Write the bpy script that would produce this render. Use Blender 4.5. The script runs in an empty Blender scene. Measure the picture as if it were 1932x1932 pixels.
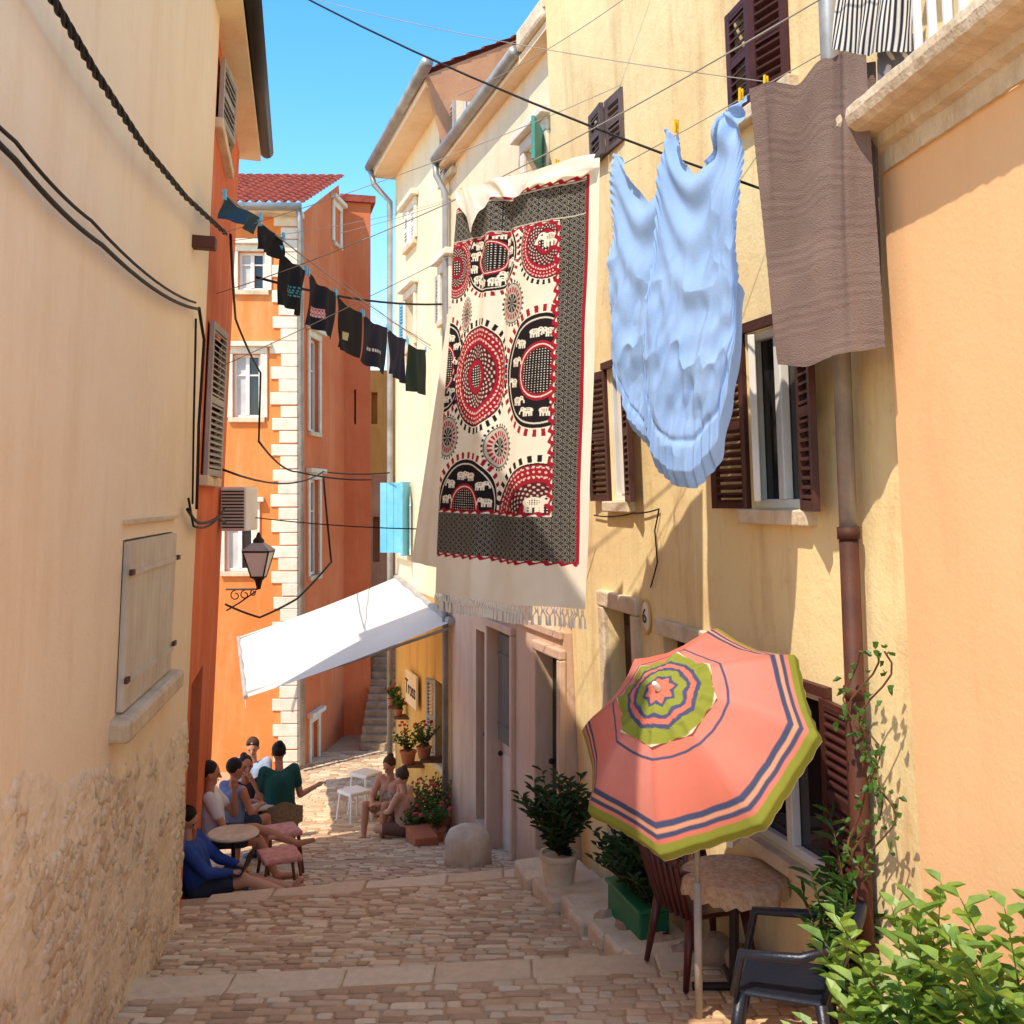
import bpy, bmesh, math, random
import numpy as np
from mathutils import Vector, Matrix
random.seed(7); rng=np.random.default_rng(7)
F=1932.0; CX=966.; HY=940.
Z=Vector((0,0,1)); X=Vector((1,0,0)); Y=Vector((0,1,0))
def V3(*a): return Vector(a)
def W(px,py,d): return Vector(((px-CX)/F*d,d,(HY-py)/F*d))
def S(r,g,b):
    f=lambda c:(c/255/12.92) if c/255<=.04045 else ((c/255+.055)/1.055)**2.4
    return (f(r),f(g),f(b),1)
sc=bpy.context.scene; col=sc.collection
# ---------- materials
def nd(nt,t,ins=None,**k):
    n=nt.nodes.new(t)
    for a,v in k.items(): setattr(n,a,v)
    for a,v in (ins or {}).items():
        if isinstance(v,bpy.types.NodeSocket): nt.links.new(v,n.inputs[a])
        else: n.inputs[a].default_value=v
    return n
def ramp(nt,fac,p0,p1):
    return nd(nt,'ShaderNodeMapRange',{'Value':fac,'From Min':p0,'From Max':p1}).outputs[0]
def mixc(nt,fac,a,b,mode='MIX'):
    n=nt.nodes.new('ShaderNodeMix'); n.data_type='RGBA'; n.blend_type=mode; n.clamp_factor=True
    for i,v in ((0,fac),(6,a),(7,b)):
        if isinstance(v,bpy.types.NodeSocket): nt.links.new(v,n.inputs[i])
        else: n.inputs[i].default_value=v
    return n.outputs[2]
def noi(nt,co,s,det=5,rough=.6): return nd(nt,'ShaderNodeTexNoise',{'Vector':co,'Scale':s,'Detail':det,'Roughness':rough}).outputs[0]
def scaled(nt,co,s): return nd(nt,'ShaderNodeMapping',{'Vector':co,'Scale':s}).outputs[0]
def mth(nt,op,a,b): return nd(nt,'ShaderNodeMath',{0:a,1:b},operation=op).outputs[0]
def pmat(name,c,c2=None,rough=.85,sc_=3,bump=.15,bsc=60,stain=None,metal=0,world=False,trans=0,vcol=False,spec=.25,stx=.5,big=.28):
    m=bpy.data.materials.new(name); m.use_nodes=True; nt=m.node_tree; b=nt.nodes['Principled BSDF']
    co=nd(nt,'ShaderNodeNewGeometry').outputs['Position'] if world else nd(nt,'ShaderNodeTexCoord').outputs['Object']
    if vcol: base=nd(nt,'ShaderNodeAttribute',attribute_name='Col').outputs['Color']
    else: base=c
    if c2 is None: c2=tuple(x*.72 for x in c[:3])+(1,)
    n1=noi(nt,co,sc_)
    if vcol: out=mixc(nt,ramp(nt,n1,.35,.75),base,mixc(nt,1.0,base,(.84,.82,.80,1),'MULTIPLY'))
    else: out=mixc(nt,ramp(nt,n1,.35,.7),base,c2)
    if stain:
        n2=noi(nt,scaled(nt,co,(2.2,2.2,.35)),1.3,6,.7); out=mixc(nt,mth(nt,'MULTIPLY',ramp(nt,n2,.5,.75),stx),out,stain)
        n4=noi(nt,co,9,8,.75); out=mixc(nt,mth(nt,'MULTIPLY',ramp(nt,n4,.58,.75),stx*.6),out,stain)
    n3=noi(nt,co,bsc,4); nt.links.new(out,b.inputs['Base Color'])
    bp=nd(nt,'ShaderNodeBump',{'Height':n3,'Strength':bump,'Distance':.02}).outputs[0]
    if world:
        bp=nd(nt,'ShaderNodeBump',{'Height':noi(nt,co,2.2,3),'Strength':big,'Distance':.06,'Normal':bp}).outputs[0]
    nt.links.new(bp,b.inputs['Normal'])
    b.inputs['Roughness'].default_value=rough; b.inputs['Metallic'].default_value=metal; b.inputs['Specular IOR Level'].default_value=spec
    if trans:
        t=nd(nt,'ShaderNodeBsdfTranslucent',{'Color':out}); mx=nd(nt,'ShaderNodeMixShader',{0:trans,1:b.outputs[0],2:t.outputs[0]})
        nt.links.new(mx.outputs[0],nt.nodes['Material Output'].inputs[0])
    return m
def wall(name,c,c2,st,stx=.5,bump=.22,**k): return pmat(name,c,c2,rough=.92,sc_=.9,bump=bump,bsc=45,stain=st,world=True,stx=stx,spec=.1,**k)
M={}
M['L1']=wall('beige_plaster',S(252,232,202),S(248,222,188),S(228,196,158),.45)
M['L2']=wall('terracotta_plaster',S(224,122,80),S(210,104,64),S(238,176,134),.5)
M['O']=wall('orange_plaster',S(238,146,82),S(228,130,68),S(242,184,132),.5)
M['O2']=wall('red_orange_plaster',S(228,130,84),S(216,114,70),S(238,164,120),.45)
M['R1']=wall('yellow_plaster',S(250,226,170),S(242,208,150),S(204,158,108),.7)
M['R2']=wall('cream_plaster',S(246,220,184),S(240,208,170),S(208,168,128),.4)
M['R3']=wall('pale_plaster',S(246,228,192),S(240,216,174),S(214,180,138),.4)
M['gable']=wall('brown_plaster',S(210,164,126),S(190,140,106),S(146,106,76),.6)
M['P']=wall('peach_plaster',S(254,204,150),S(252,196,140),S(244,180,126),.4,bump=.12,big=.1)
M['pink']=wall('pink_plaster',S(224,190,164),S(210,172,146),S(170,132,106),.5)
M['ochre']=wall('ochre_plaster',S(234,186,108),S(220,166,90),S(170,124,80),.5)
M['stone']=pmat('limestone',S(232,212,182),S(210,184,150),sc_=5,bump=.5,bsc=25,stain=S(156,128,98),world=True)
M['dstone']=pmat('weathered_stone',S(190,164,134),S(154,128,102),sc_=5,bump=.6,bsc=20,stain=S(112,90,70),world=True)
M['quoin']=pmat('white_limestone',S(240,228,208),S(222,206,182),sc_=5,bump=.4,bsc=20)
M['white']=pmat('white_paint',S(242,238,230),S(230,222,208),rough=.5,bump=.03)
M['brown']=pmat('brown_paint',S(84,46,38),S(62,34,28),rough=.5,bump=.08)
M['dark']=pmat('dark_metal',S(50,44,42),rough=.5,bump=.05)
M['black']=pmat('black_rubber',S(28,24,24),rough=.6)
M['greyp']=pmat('grey_paint',S(220,206,184),S(200,184,160),rough=.6,stain=S(158,134,110))
M['greysh']=pmat('grey_shutter_paint',S(184,176,166),S(158,148,138),rough=.6)
M['slate']=pmat('slate_shutter_paint',S(116,98,92),S(90,76,72),rough=.6)
M['pinkp']=pmat('pink_door_paint',S(222,190,170),S(208,174,154),rough=.55)
M['blue']=pmat('blue_paint',S(130,204,232),S(104,180,216),rough=.5)
M['teal']=pmat('teal_paint',S(80,160,148),rough=.5)
M['green']=pmat('green_paint',S(54,66,50),rough=.5)
M['zinc']=pmat('zinc_metal',S(176,172,166),S(140,134,128),rough=.45,metal=.4,bump=.05)
M['rust']=pmat('rusty_brown_pipe',S(94,54,40),S(70,40,30),rough=.6)
M['tile']=pmat('roof_tile',S(176,88,66),S(136,62,48),sc_=6,bump=.3,world=True)
M['wood']=pmat('old_wood',S(120,84,58),S(88,58,40),sc_=8)
M['glass']=pmat('window_glass',S(36,34,36),S(50,46,46),rough=.06,bump=0,spec=.6)
M['curtain']=pmat('curtain',S(214,210,204),rough=.8)
M['terra']=pmat('terracotta_pot',S(188,110,74),rough=.8)
M['leaf']=pmat('leaf_green',S(92,128,50),S(54,90,34),sc_=9,rough=.45,trans=.35,bump=.05,spec=.5)
M['leafl']=pmat('leaf_bright',S(150,172,64),S(80,118,42),sc_=7,rough=.4,trans=.35,bump=.05,spec=.5)
M['leafd']=pmat('leaf_dark',S(62,92,46),S(38,62,30),sc_=9,rough=.5,trans=.25,bump=.05)
M['flower']=pmat('red_petal',S(206,50,60),S(230,120,120),rough=.7,trans=.3)
M['rope']=pmat('clothesline_rope',S(170,160,150))
M['yellow']=pmat('yellow_plastic',S(240,190,30),rough=.4)
M['vc']=pmat('printed_cotton',(1,1,1,1),vcol=True,rough=.9,trans=.2,bump=.2,bsc=300,sc_=2)
M['vcu']=pmat('umbrella_fabric',(1,1,1,1),vcol=True,rough=.85,trans=.25,bump=.1,bsc=200,sc_=3)
M['vcs']=pmat('cobblestone',(1,1,1,1),vcol=True,rough=.55,bump=.3,bsc=24,sc_=14,world=True,spec=.4)
M['vcr']=pmat('rubble_masonry',(1,1,1,1),vcol=True,rough=.9,bump=.35,bsc=60,sc_=18,world=True,spec=.1,big=.1)
M['mortar']=wall('mortar_ground',S(200,168,132),S(178,142,108),S(214,182,146),.6)
M['bluec']=pmat('light_blue_cotton',S(160,190,232),S(150,182,228),rough=.9,trans=.22,bump=.25,bsc=120)
M['towel']=pmat('brown_terry',S(144,120,108),S(128,104,94),rough=1,bump=.8,bsc=160)
M['whitec']=pmat('white_cotton',S(250,242,228),rough=.9,trans=.25,bump=.2,c2=S(238,228,210))
M['awn']=pmat('awning_canvas',S(250,242,226),S(242,230,212),rough=.9,trans=.3,sc_=1.2)
# ---------- object helpers
MW={}
def thing(name,label,cat,loc,yaw=0,group=None):
    o=bpy.data.objects.new(name,None); col.objects.link(o); o.location=loc; o.rotation_euler=(0,0,yaw); o.empty_display_size=.2
    MW[o]=Matrix.Translation(loc)@Matrix.Rotation(yaw,4,'Z'); o['label']=label; o['category']=cat
    if group:o['group']=group
    return o
def mkobj(name,parent,me,mat,local=False,smooth=False,bev=0,recalc=True):
    if parent is not None and not local: me.transform(MW[parent].inverted())
    if recalc:
        bm=bmesh.new(); bm.from_mesh(me); bmesh.ops.recalc_face_normals(bm,faces=bm.faces); bm.to_mesh(me); bm.free()
    if smooth: me.polygons.foreach_set('use_smooth',[True]*len(me.polygons))
    me.materials.append(mat); o=bpy.data.objects.new(name,me); col.objects.link(o)
    if parent is not None: o.parent=parent; MW[o]=MW[parent]
    else: MW[o]=Matrix.Identity(4)
    if bev:
        b=o.modifiers.new('b','BEVEL'); b.width=bev; b.segments=2; b.limit_method='ANGLE'
    return o
class MB:
    def __init__(s): s.v=[]; s.f=[]; s.c=[]
    def add(s,vs,fs,c=None):
        n=len(s.v); s.v+=[tuple(v) for v in vs]; s.f+=[tuple(i+n for i in f) for f in fs]
        if c is not None: s.c+=[c]*len(vs)
        return s
    def gbox(s,O,A,B,C,a0,a1,b0,b1,c0,c1):
        return s.add([O+A*a+B*b+C*c for a in(a0,a1) for b in(b0,b1) for c in(c0,c1)],[(0,1,3,2),(4,6,7,5),(0,4,5,1),(2,3,7,6),(0,2,6,4),(1,5,7,3)])
    def box(s,c,sx,sy,sz): return s.gbox(Vector(c),X,Y,Z,-sx/2,sx/2,-sy/2,sy/2,-sz/2,sz/2)
    def tube(s,path,r,seg=8):
        path=[Vector(p) for p in path]; n=len(path); rs=r if isinstance(r,(list,tuple)) else [r]*n
        vs=[];fs=[]; ref=None
        for i,p in enumerate(path):
            t=(path[min(i+1,n-1)]-path[max(i-1,0)]).normalized()
            if ref is None: ref=t.cross(Z if abs(t.z)<.9 else X).normalized()
            ref=(ref-t*ref.dot(t)).normalized(); b=t.cross(ref)
            for k in range(seg):
                a=2*math.pi*k/seg; vs.append(p+(ref*math.cos(a)+b*math.sin(a))*rs[i])
        for i in range(n-1):
            for k in range(seg):
                k2=(k+1)%seg; fs.append((i*seg+k,i*seg+k2,(i+1)*seg+k2,(i+1)*seg+k))
        fs.append(tuple(range(seg))); fs.append(tuple((n-1)*seg+k for k in range(seg)))
        return s.add(vs,fs)
    def lathe(s,c,prof,seg=24):
        c=Vector(c); vs=[];fs=[]
        for r,z in prof:
            for k in range(seg):
                a=2*math.pi*k/seg; vs.append(c+V3(r*math.cos(a),r*math.sin(a),z))
        for i in range(len(prof)-1):
            for k in range(seg):
                k2=(k+1)%seg; fs.append((i*seg+k,i*seg+k2,(i+1)*seg+k2,(i+1)*seg+k))
        fs.append(tuple(range(seg))); fs.append(tuple((len(prof)-1)*seg+k for k in range(seg)))
        return s.add(vs,fs)
    def sph(s,c,rx,ry,rz,seg=14,rings=9,B=None):
        B=B or (X,Y,Z); vs=[];fs=[]
        for i in range(rings+1):
            t=-math.pi/2+math.pi*i/rings
            for k in range(seg):
                a=2*math.pi*k/seg; q=(rx*math.cos(t)*math.cos(a),ry*math.cos(t)*math.sin(a),rz*math.sin(t))
                vs.append(Vector(c)+B[0]*q[0]+B[1]*q[1]+B[2]*q[2])
        for i in range(rings):
            for k in range(seg):
                k2=(k+1)%seg; fs.append((i*seg+k,i*seg+k2,(i+1)*seg+k2,(i+1)*seg+k))
        return s.add(vs,fs)
    def cap(s,p0,p1,r0,r1,seg=12):
        p0=Vector(p0);p1=Vector(p1); t=(p1-p0); L=t.length
        t=t/L if L>1e-6 else Z
        path=[];rs=[]
        for a in (88,60,30): path.append(p0-t*r0*math.sin(math.radians(a))); rs.append(r0*math.cos(math.radians(a)))
        path+=[p0,p1]; rs+=[r0,r1]
        for a in (30,60,88): path.append(p1+t*r1*math.sin(math.radians(a))); rs.append(r1*math.cos(math.radians(a)))
        return s.tube(path,rs,seg)
    def o(s,name,parent,mat,**k):
        me=bpy.data.meshes.new(name); me.from_pydata(s.v,[],s.f)
        if s.c and len(s.c)==len(s.v):
            a=me.color_attributes.new('Col','FLOAT_COLOR','POINT'); a.data.foreach_set('color',np.array([tuple(c)[:3]+(1,) for c in s.c],dtype=np.float32).ravel())
            k['recalc']=False
        return mkobj(name,parent,me,mat,**k)
def grid_obj(name,parent,P,mat,C=None,smooth=True,local=False):
    nv,nu=P.shape[:2]; me=bpy.data.meshes.new(name)
    idx=np.arange(nv*nu).reshape(nv,nu); f=np.stack([idx[:-1,:-1],idx[1:,:-1],idx[1:,1:],idx[:-1,1:]],-1).reshape(-1,4)
    me.from_pydata(P.reshape(-1,3).tolist(),[],f.tolist())
    if C is not None:
        a=me.color_attributes.new('Col','FLOAT_COLOR','POINT'); c=np.ones((nv*nu,4),np.float32); c[:,:3]=C.reshape(-1,3); a.data.foreach_set('color',c.ravel())
    return mkobj(name,parent,me,mat,smooth=smooth,recalc=False,local=local)
def text(parent,name,s,size,O,U,V,mat):
    cu=bpy.data.curves.new('t','FONT'); cu.body=s; cu.size=size; cu.align_x='CENTER'; cu.align_y='CENTER'; cu.extrude=.003
    t=bpy.data.objects.new('t',cu); col.objects.link(t); dg=bpy.context.evaluated_depsgraph_get(); me=bpy.data.meshes.new_from_object(t.evaluated_get(dg)); bpy.data.objects.remove(t)
    N=U.cross(V); me.transform(Matrix(((U.x,V.x,N.x,O.x),(U.y,V.y,N.y,O.y),(U.z,V.z,N.z,O.z),(0,0,0,1)))); me.materials.clear()
    return mkobj(name,parent,me,mat,recalc=False)
class Fac:
    def __init__(s,x0,y0,x1,y1,zr=0.,lean=0.):
        s.O=V3(x0,y0,zr); s.L=V3(x1-x0,y1-y0,0).length; s.U=V3(x1-x0,y1-y0,0).normalized(); N0=s.U.cross(Z); s.V=(Z+N0*lean).normalized(); s.N=s.U.cross(s.V); s.zr=zr
    def w(s,u,v,n=0): return s.O+s.U*u+s.V*v+s.N*n
    def pix(s,px,py):
        r=V3((px-CX)/F,1,(HY-py)/F); p=r*(s.O.dot(s.N)/r.dot(s.N)); q=p-s.O; return q.dot(s.U),q.dot(s.V)
    def rect(s,x0,y0,x1,y1):
        ym=(y0+y1)/2; xm=(x0+x1)/2; return s.pix(x0,ym)[0],s.pix(x1,ym)[0],s.pix(xm,y1)[1],s.pix(xm,y0)[1]
    def box(s,mb,u0,u1,v0,v1,n0,n1): return mb.gbox(s.O,s.U,s.V,s.N,u0,u1,v0,v1,n0,n1)
def wallobj(name,par,fac,u0,u1,v0,v1,holes,mat,depth=3.,rev=.22,side=True):
    mb=MB(); us=sorted({u0,u1}|{h[0] for h in holes}|{h[1] for h in holes}); vs=sorted({v0,v1}|{h[2] for h in holes}|{h[3] for h in holes})
    us=[u for u in us if u0<=u<=u1]; vs=[v for v in vs if v0<=v<=v1]
    for i in range(len(us)-1):
        for j in range(len(vs)-1):
            um=(us[i]+us[i+1])/2; vm=(vs[j]+vs[j+1])/2
            if any(h[0]<um<h[1] and h[2]<vm<h[3] for h in holes): continue
            mb.add([fac.w(us[i],vs[j]),fac.w(us[i+1],vs[j]),fac.w(us[i+1],vs[j+1]),fac.w(us[i],vs[j+1])],[(0,1,2,3)])
    for h in holes:
        a=[(h[0],h[2]),(h[1],h[2]),(h[1],h[3]),(h[0],h[3])]
        for k in range(4):
            p,q=a[k],a[(k+1)%4]; mb.add([fac.w(*p),fac.w(*q),fac.w(q[0],q[1],-rev),fac.w(p[0],p[1],-rev)],[(0,3,2,1)])
        mb.add([fac.w(x,y,-rev-.02) for x,y in a],[(0,1,2,3)])
    if side:
        c=[(u0,v0),(u1,v0),(u1,v1),(u0,v1)]
        for k in range(4):
            p,q=c[k],c[(k+1)%4]; mb.add([fac.w(*p),fac.w(*q),fac.w(q[0],q[1],-depth),fac.w(p[0],p[1],-depth)],[(0,3,2,1)])
        mb.add([fac.w(x,y,-depth) for x,y in c],[(3,2,1,0)])
    return mb.o(name,par,mat,recalc=False)
def shutter(par,O,A,Bv,w,h,mat,louver=True,t=.035):
    C=A.cross(Bv); mb=MB(); s=.055
    if louver:
        for a,b in ((0,s),(w-s,w)): mb.gbox(O,A,Bv,C,a,b,0,h,0,t)
        for b in (0,h/2-s/2,h-s): mb.gbox(O,A,Bv,C,s,w-s,b,b+s,.002,t-.002)
        n=max(4,int(h/.05)); 
        for i in range(n):
            b=h*(i+.3)/n
            vs=[O+A*a+Bv*(b+db)+C*c for a in (s,w-s) for db,c in ((0,t),(.012,t),(.035,.002),(.022,.002))]
            mb.add(vs,[(0,1,2,3),(7,6,5,4),(0,4,5,1),(1,5,6,2),(2,6,7,3),(3,7,4,0)])
    else:
        k=max(3,int(w/.13))
        for i in range(k): mb.gbox(O,A,Bv,C,w*i/k+.003,w*(i+1)/k-.003,0,h,0,t)
        for b in (h*.14,h*.8): mb.gbox(O,A,Bv,C,.0,w,b,b+.03,t,t+.012)
    return mb.o('shutter',par,mat)
def window(par,fac,r,frame='white',rev=.16,sill=True,shut=(),smat='brown',louver=True,leaves=2,surround=False,curtain=False,sw=None):
    u0,u1,v0,v1=r; w=u1-u0
    g=fac.box(MB(),u0,u1,v0,v1,-rev-.015,-rev).o('window',par,M['glass'])
    mb=MB(); t=.055; z0,z1=-rev+.002,-rev+.05
    fac.box(mb,u0,u0+t,v0,v1,z0,z1);fac.box(mb,u1-t,u1,v0,v1,z0,z1);fac.box(mb,u0+t,u1-t,v0,v0+t,z0,z1);fac.box(mb,u0+t,u1-t,v1-t,v1,z0,z1)
    for k in range(1,leaves): fac.box(mb,u0+w*k/leaves-.035,u0+w*k/leaves+.035,v0+t,v1-t,z0,z1+.01)
    if leaves>1 and h_bar: fac.box(mb,u0+t,u1-t,v0+(v1-v0)*.66,v0+(v1-v0)*.66+.03,z0,z1-.01)
    mb.o('frame',g,M[frame],bev=.006)
    if curtain: fac.box(MB(),u0+t,u0+w*.45,v0+t,v1-t,z0-.001,z0+.004).o('curtain',g,M['curtain'])
    if sill: fac.box(MB(),u0-.08,u1+.08,v0-.09,v0-.002,-rev+.052,.07).o('sill',g,M['stone'],bev=.01)
    if surround:
        mb=MB(); s=.13
        fac.box(mb,u0-s,u0-.002,v0,v1,.002,.045);fac.box(mb,u1+.002,u1+s,v0,v1,.002,.045);fac.box(mb,u0-s,u1+s,v1+.002,v1+s,.002,.05); fac.box(mb,u0-s-.08,u1+s+.08,v1+s+.002,v1+s+.09,.002,.13)
        mb.o('surround',g,M['stone'] if surround is True else M[surround],bev=.01)
    for sd,ang in shut:
        a=math.radians(ang); W_=sw or w/2
        if sd<0: O=fac.w(u0-.005,v0,.02); A=fac.U*math.cos(a)+fac.N*math.sin(a)
        else: O=fac.w(u1+.005,v0,.02); A=-fac.U*math.cos(a)+fac.N*math.sin(a)
        shutter(g,O,A,fac.V,W_,v1-v0,M[smat],louver)
    return g
h_bar=True
def casement(g,fac,r,cu=.55,cn=.83,n0=-.04):
    u0,u1,v0,v1=r; mb=MB(); O_=fac.w(u0+.06,v0+.05,n0); wq=(u1-u0)*.5; hq=v1-v0-.1
    A2=(fac.U*cu+fac.N*cn).normalized(); C2=A2.cross(fac.V)
    for a_,b_,c_,d_ in ((0,.06,0,hq),(wq-.06,wq,0,hq),(.06,wq-.06,0,.06),(.06,wq-.06,hq-.06,hq)): mb.gbox(O_,A2,fac.V,C2,a_,b_,c_,d_,0,.04)
    c=mb.o('casement',g,M['white'],bev=.005); MB().gbox(O_,A2,fac.V,C2,.06,wq-.06,.06,hq-.06,.016,.022).o('pane',c,M['glass'])
# ---------- ground
def dA(x): return 6.62+.11*x
def dB(x): return 9.67+.3*x
def gz(x,y):
    a,b=dA(x),dB(x)
    if y<5: return min(-1.6,-3.0+.08*(a-5)+(5-y)*.49)
    if y<a: return -3.0+.08*(a-y)
    if y<b: return -3.12-.13*(y-a)
    z=-3.12-.13*(b-a)-.14
    if y<15.5: return z-.2*(y-b)
    z2=z-.2*(15.5-b); 
    return z2+(-5.2-z2)*min(1,(y-15.5)/5.5)
xs=[-60,-12]+[-5+.25*i for i in range(37)]+[12,60]; mb=MB(); e=1e-4
rows=[lambda x:-40,lambda x:-2,lambda x:2.3,lambda x:3.6,lambda x:5-e,lambda x:5.5]+[lambda x:dA(x)-e,lambda x:dA(x)+e]+[(lambda t:(lambda x:dA(x)+(dB(x)-dA(x))*t))(t) for t in(.25,.5,.75)]+[lambda x:dB(x)-e,lambda x:dB(x)+e]+[(lambda t:(lambda x:dB(x)+(15.5-dB(x))*t))(t) for t in(.25,.5,.75,1)]+[lambda x:18,lambda x:21,lambda x:60,lambda x:400]
vs=[]
for r in rows:
    for x in xs:
        xc=max(-5,min(4,x)); y=r(xc); vs.append((x,y,gz(xc,y)-.011))
n=len(xs); fs=[(j*n+i,j*n+i+1,(j+1)*n+i+1,(j+1)*n+i) for j in range(len(rows)-1) for i in range(n-1)]
g=mb.add(vs,fs).o('ground',None,M['mortar']); g['kind']='structure'; g['label']='stone paved ground sheet of the alley'
def stone(mb,x0,x1,y0,y1,colr,jit=.004,ch=.012,ins=.008):
    c=ch; q=[(x0+c,y0),(x1-c,y0),(x1,y0+c),(x1,y1-c),(x1-c,y1),(x0+c,y1),(x0,y1-c),(x0,y0+c)]
    q=[(a+random.uniform(-jit,jit),b+random.uniform(-jit,jit)) for a,b in q]; cx=(x0+x1)/2;cy=(y0+y1)/2
    tx,ty,tz=random.uniform(-.02,.02),random.uniform(-.03,.03),random.uniform(-.004,.004)
    vs=[];zc=gz(cx,cy)
    sl=(gz(cx,cy+.02)-gz(cx,cy-.02))/.04
    if abs(sl)>.6: sl=-.13
    for a,b in q: vs.append((a,b,zc+sl*(b-cy)-.04))
    for k,dz in ((ins*.35,-.006),(ins*1.6,0)):
        for a,b in q:
            a2=a+(cx-a)/max(.01,abs(cx-a)+.001)*min(k,abs(cx-a)); b2=b+(cy-b)/max(.01,abs(cy-b)+.001)*min(k,abs(cy-b))
            vs.append((a2,b2,zc+sl*(b2-cy)+tz+tx*(a2-cx)+ty*(b2-cy)+dz))
    fs=[tuple(range(16,24))]+[(r*8+i,r*8+(i+1)%8,(r+1)*8+(i+1)%8,(r+1)*8+i) for r in(0,1) for i in range(8)]
    mb.add(vs,fs,colr)
def wl(y): return (-2.62-.15*(y-8.03)) if y<8.03 else (-2.68-.2*(y-8.03) if y<11.2 else -4.3)
def wr(y): return 3.33-.27*y if y<9.8 else (3.72-.32*y if y<17.6 else -1.9)
cs=[S(226,198,160),S(216,184,146),S(204,168,130),S(234,210,174),S(220,186,146),S(192,156,120)]
mb=MB(); y=4.9
while y<21.5:
    rh=random.uniform(.07,.1) if y<13 else random.uniform(.1,.15)
    x=wl(y)-.05; 
    while x<wr(y)+.05:
        L=random.uniform(.08,.24)*(1 if y<13 else 1.4)
        yy=y+.11*x if y<8 else y+.3*x if y<12 else y+.15*x
        yy+=.012*math.sin(x*3+y*2)
        if not any(abs(yy+rh/2-f(x+L/2)+o)<.17 for f,o in((dA,.13),(dB,.13))) :
            k=random.choice(cs); b=random.uniform(.82,1.08)
            stone(mb,x+.004,x+L-.004,yy+.003,yy+rh-.003,tuple(min(1,q*b) for q in k[:3]))
        x+=L
    y+=rh
for f in (dA,dB):
    x=-3.4
    while x<2.0:
        L=random.uniform(.4,.85); xm=x+L/2; y1=f(xm)
        k=random.choice([S(230,206,172),S(220,192,156),S(236,214,182)]); dp=random.uniform(.24,.3)
        q=[(x+.004,f(x)-dp),(x+L-.004,f(x+L)-dp-random.uniform(-.02,.02)),(x+L-.004,f(x+L)+.012),(x+.004,f(x)+.012+random.uniform(-.01,.01))]
        z=gz(xm,y1-.05); vs=[(a,b,z-.16) for a,b in q]+[(a,b,z+.0) for a,b in q]
        cxm=sum(a for a,b in q)/4; cym=sum(b for a,b in q)/4; zz=random.uniform(.004,.014)
        vs+=[(a+(cxm-a)*.04,b+(cym-b)*.08,z+zz) for a,b in q]
        if x>-3.3: mb.add(vs,[(8,9,10,11)]+[(r*4+i,r*4+(i+1)%4,(r+1)*4+(i+1)%4,(r+1)*4+i) for r in(0,1) for i in range(4)],k)
        x+=L
p=mb.o('pavement',None,M['vcs']); p['kind']='structure'; p['label']='worn cobblestone paving with long stone steps'
# ---------- buildings
B=lambda name,label,loc,cat='house':thing(name,label,cat,loc)
fL1=Fac(-1.115,-2,-2.62,8.03,-3.3,.045)
h=B('beige_house','cream plastered house with exposed rubble stone base and closed shutter',(-2.6,7,-3.4))
r1=fL1.rect(226,1012,318,1300)
wallobj('wall',h,fL1,4.25,fL1.L,-1.5,7.4,[r1],M['L1'],depth=4,rev=.1)
def vn_(u,v,s,seed,oc=4):
    r_=np.random.default_rng(seed); T=r_.random((128,128)); o=np.zeros_like(u); amp=1;tot=0
    for k in range(oc):
        a=u*s*2**k+k*7.3; b=v*s*2**k+k*3.1; i=np.floor(a).astype(int);j=np.floor(b).astype(int); fa=a-i;fb=b-j; fa=fa*fa*(3-2*fa);fb=fb*fb*(3-2*fb)
        g00=T[j%128,i%128];g10=T[j%128,(i+1)%128];g01=T[(j+1)%128,i%128];g11=T[(j+1)%128,(i+1)%128]
        o+=amp*((g00*(1-fa)+g10*fa)*(1-fb)+(g01*(1-fa)+g11*fa)*fb); tot+=amp; amp*=.55
    return o/tot
ua,va=fL1.pix(0,1490); ub,vb=fL1.pix(320,1372)
U_,V_=np.meshgrid(np.linspace(4.4,fL1.L,520),np.linspace(-.4,2.6,300))
sd=np.array([(4.3+.15*i+random.uniform(-.065,.065)+(.075 if j%2 else 0),-.5+.09*j+random.uniform(-.035,.035)) for i in range(41) for j in range(36)],np.float32)
wu=(U_+.09*(vn_(U_,V_,7,1)-.5))/1.5; wv=V_+.09*(vn_(U_,V_,7,2)-.5)
ix=np.zeros(U_.shape,int); gap=np.zeros(U_.shape)
for r_i in range(U_.shape[0]):
    D=np.sqrt((wu[r_i][:,None]-sd[None,:,0]/1.5)**2+(wv[r_i][:,None]-sd[None,:,1])**2); ix[r_i]=D.argmin(1); ps=np.partition(D,1,axis=1); gap[r_i]=ps[:,1]-ps[:,0]
cell=np.random.default_rng(5).random(len(sd))
dome=np.clip(gap/.03,0,1)**.6; cov=np.clip((vn_(U_,V_,3.2,3,5)-.46)*9,0,1); cov=np.maximum(cov,(cell[ix]>.74)*.75)
fine=vn_(U_,V_,26,4,3)-.5
nn=.007+.012*fine+dome*(1-cov)*(.008+.018*cell[ix])+.010*(vn_(U_,V_,8,6)-.5)
bl_=va+(vb-va)*(U_-ua)/(ub-ua)+.35*(vn_(U_,V_*.6,2.2,8,5)-.5)
fade=np.clip((bl_-V_)/.16,0,1); nn=nn*fade-(1-fade)**4*.03+.001
O_=np.array(fL1.O);P=O_+U_[...,None]*np.array(fL1.U)+V_[...,None]*np.array(fL1.V)+nn[...,None]*np.array(fL1.N)
ca=np.array(S(252,232,202)[:3]);cb=np.array(S(224,194,156)[:3]);cc_=np.array(S(192,154,116)[:3])
st_=(1-cell[ix])[...,None]*ca*.97+cell[ix][...,None]*cb; st_=st_*(1-.3*np.clip(fine*3,0,1)[...,None]); mort=ca*(.94+.14*vn_(U_,V_,4,9)[...,None])
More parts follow.
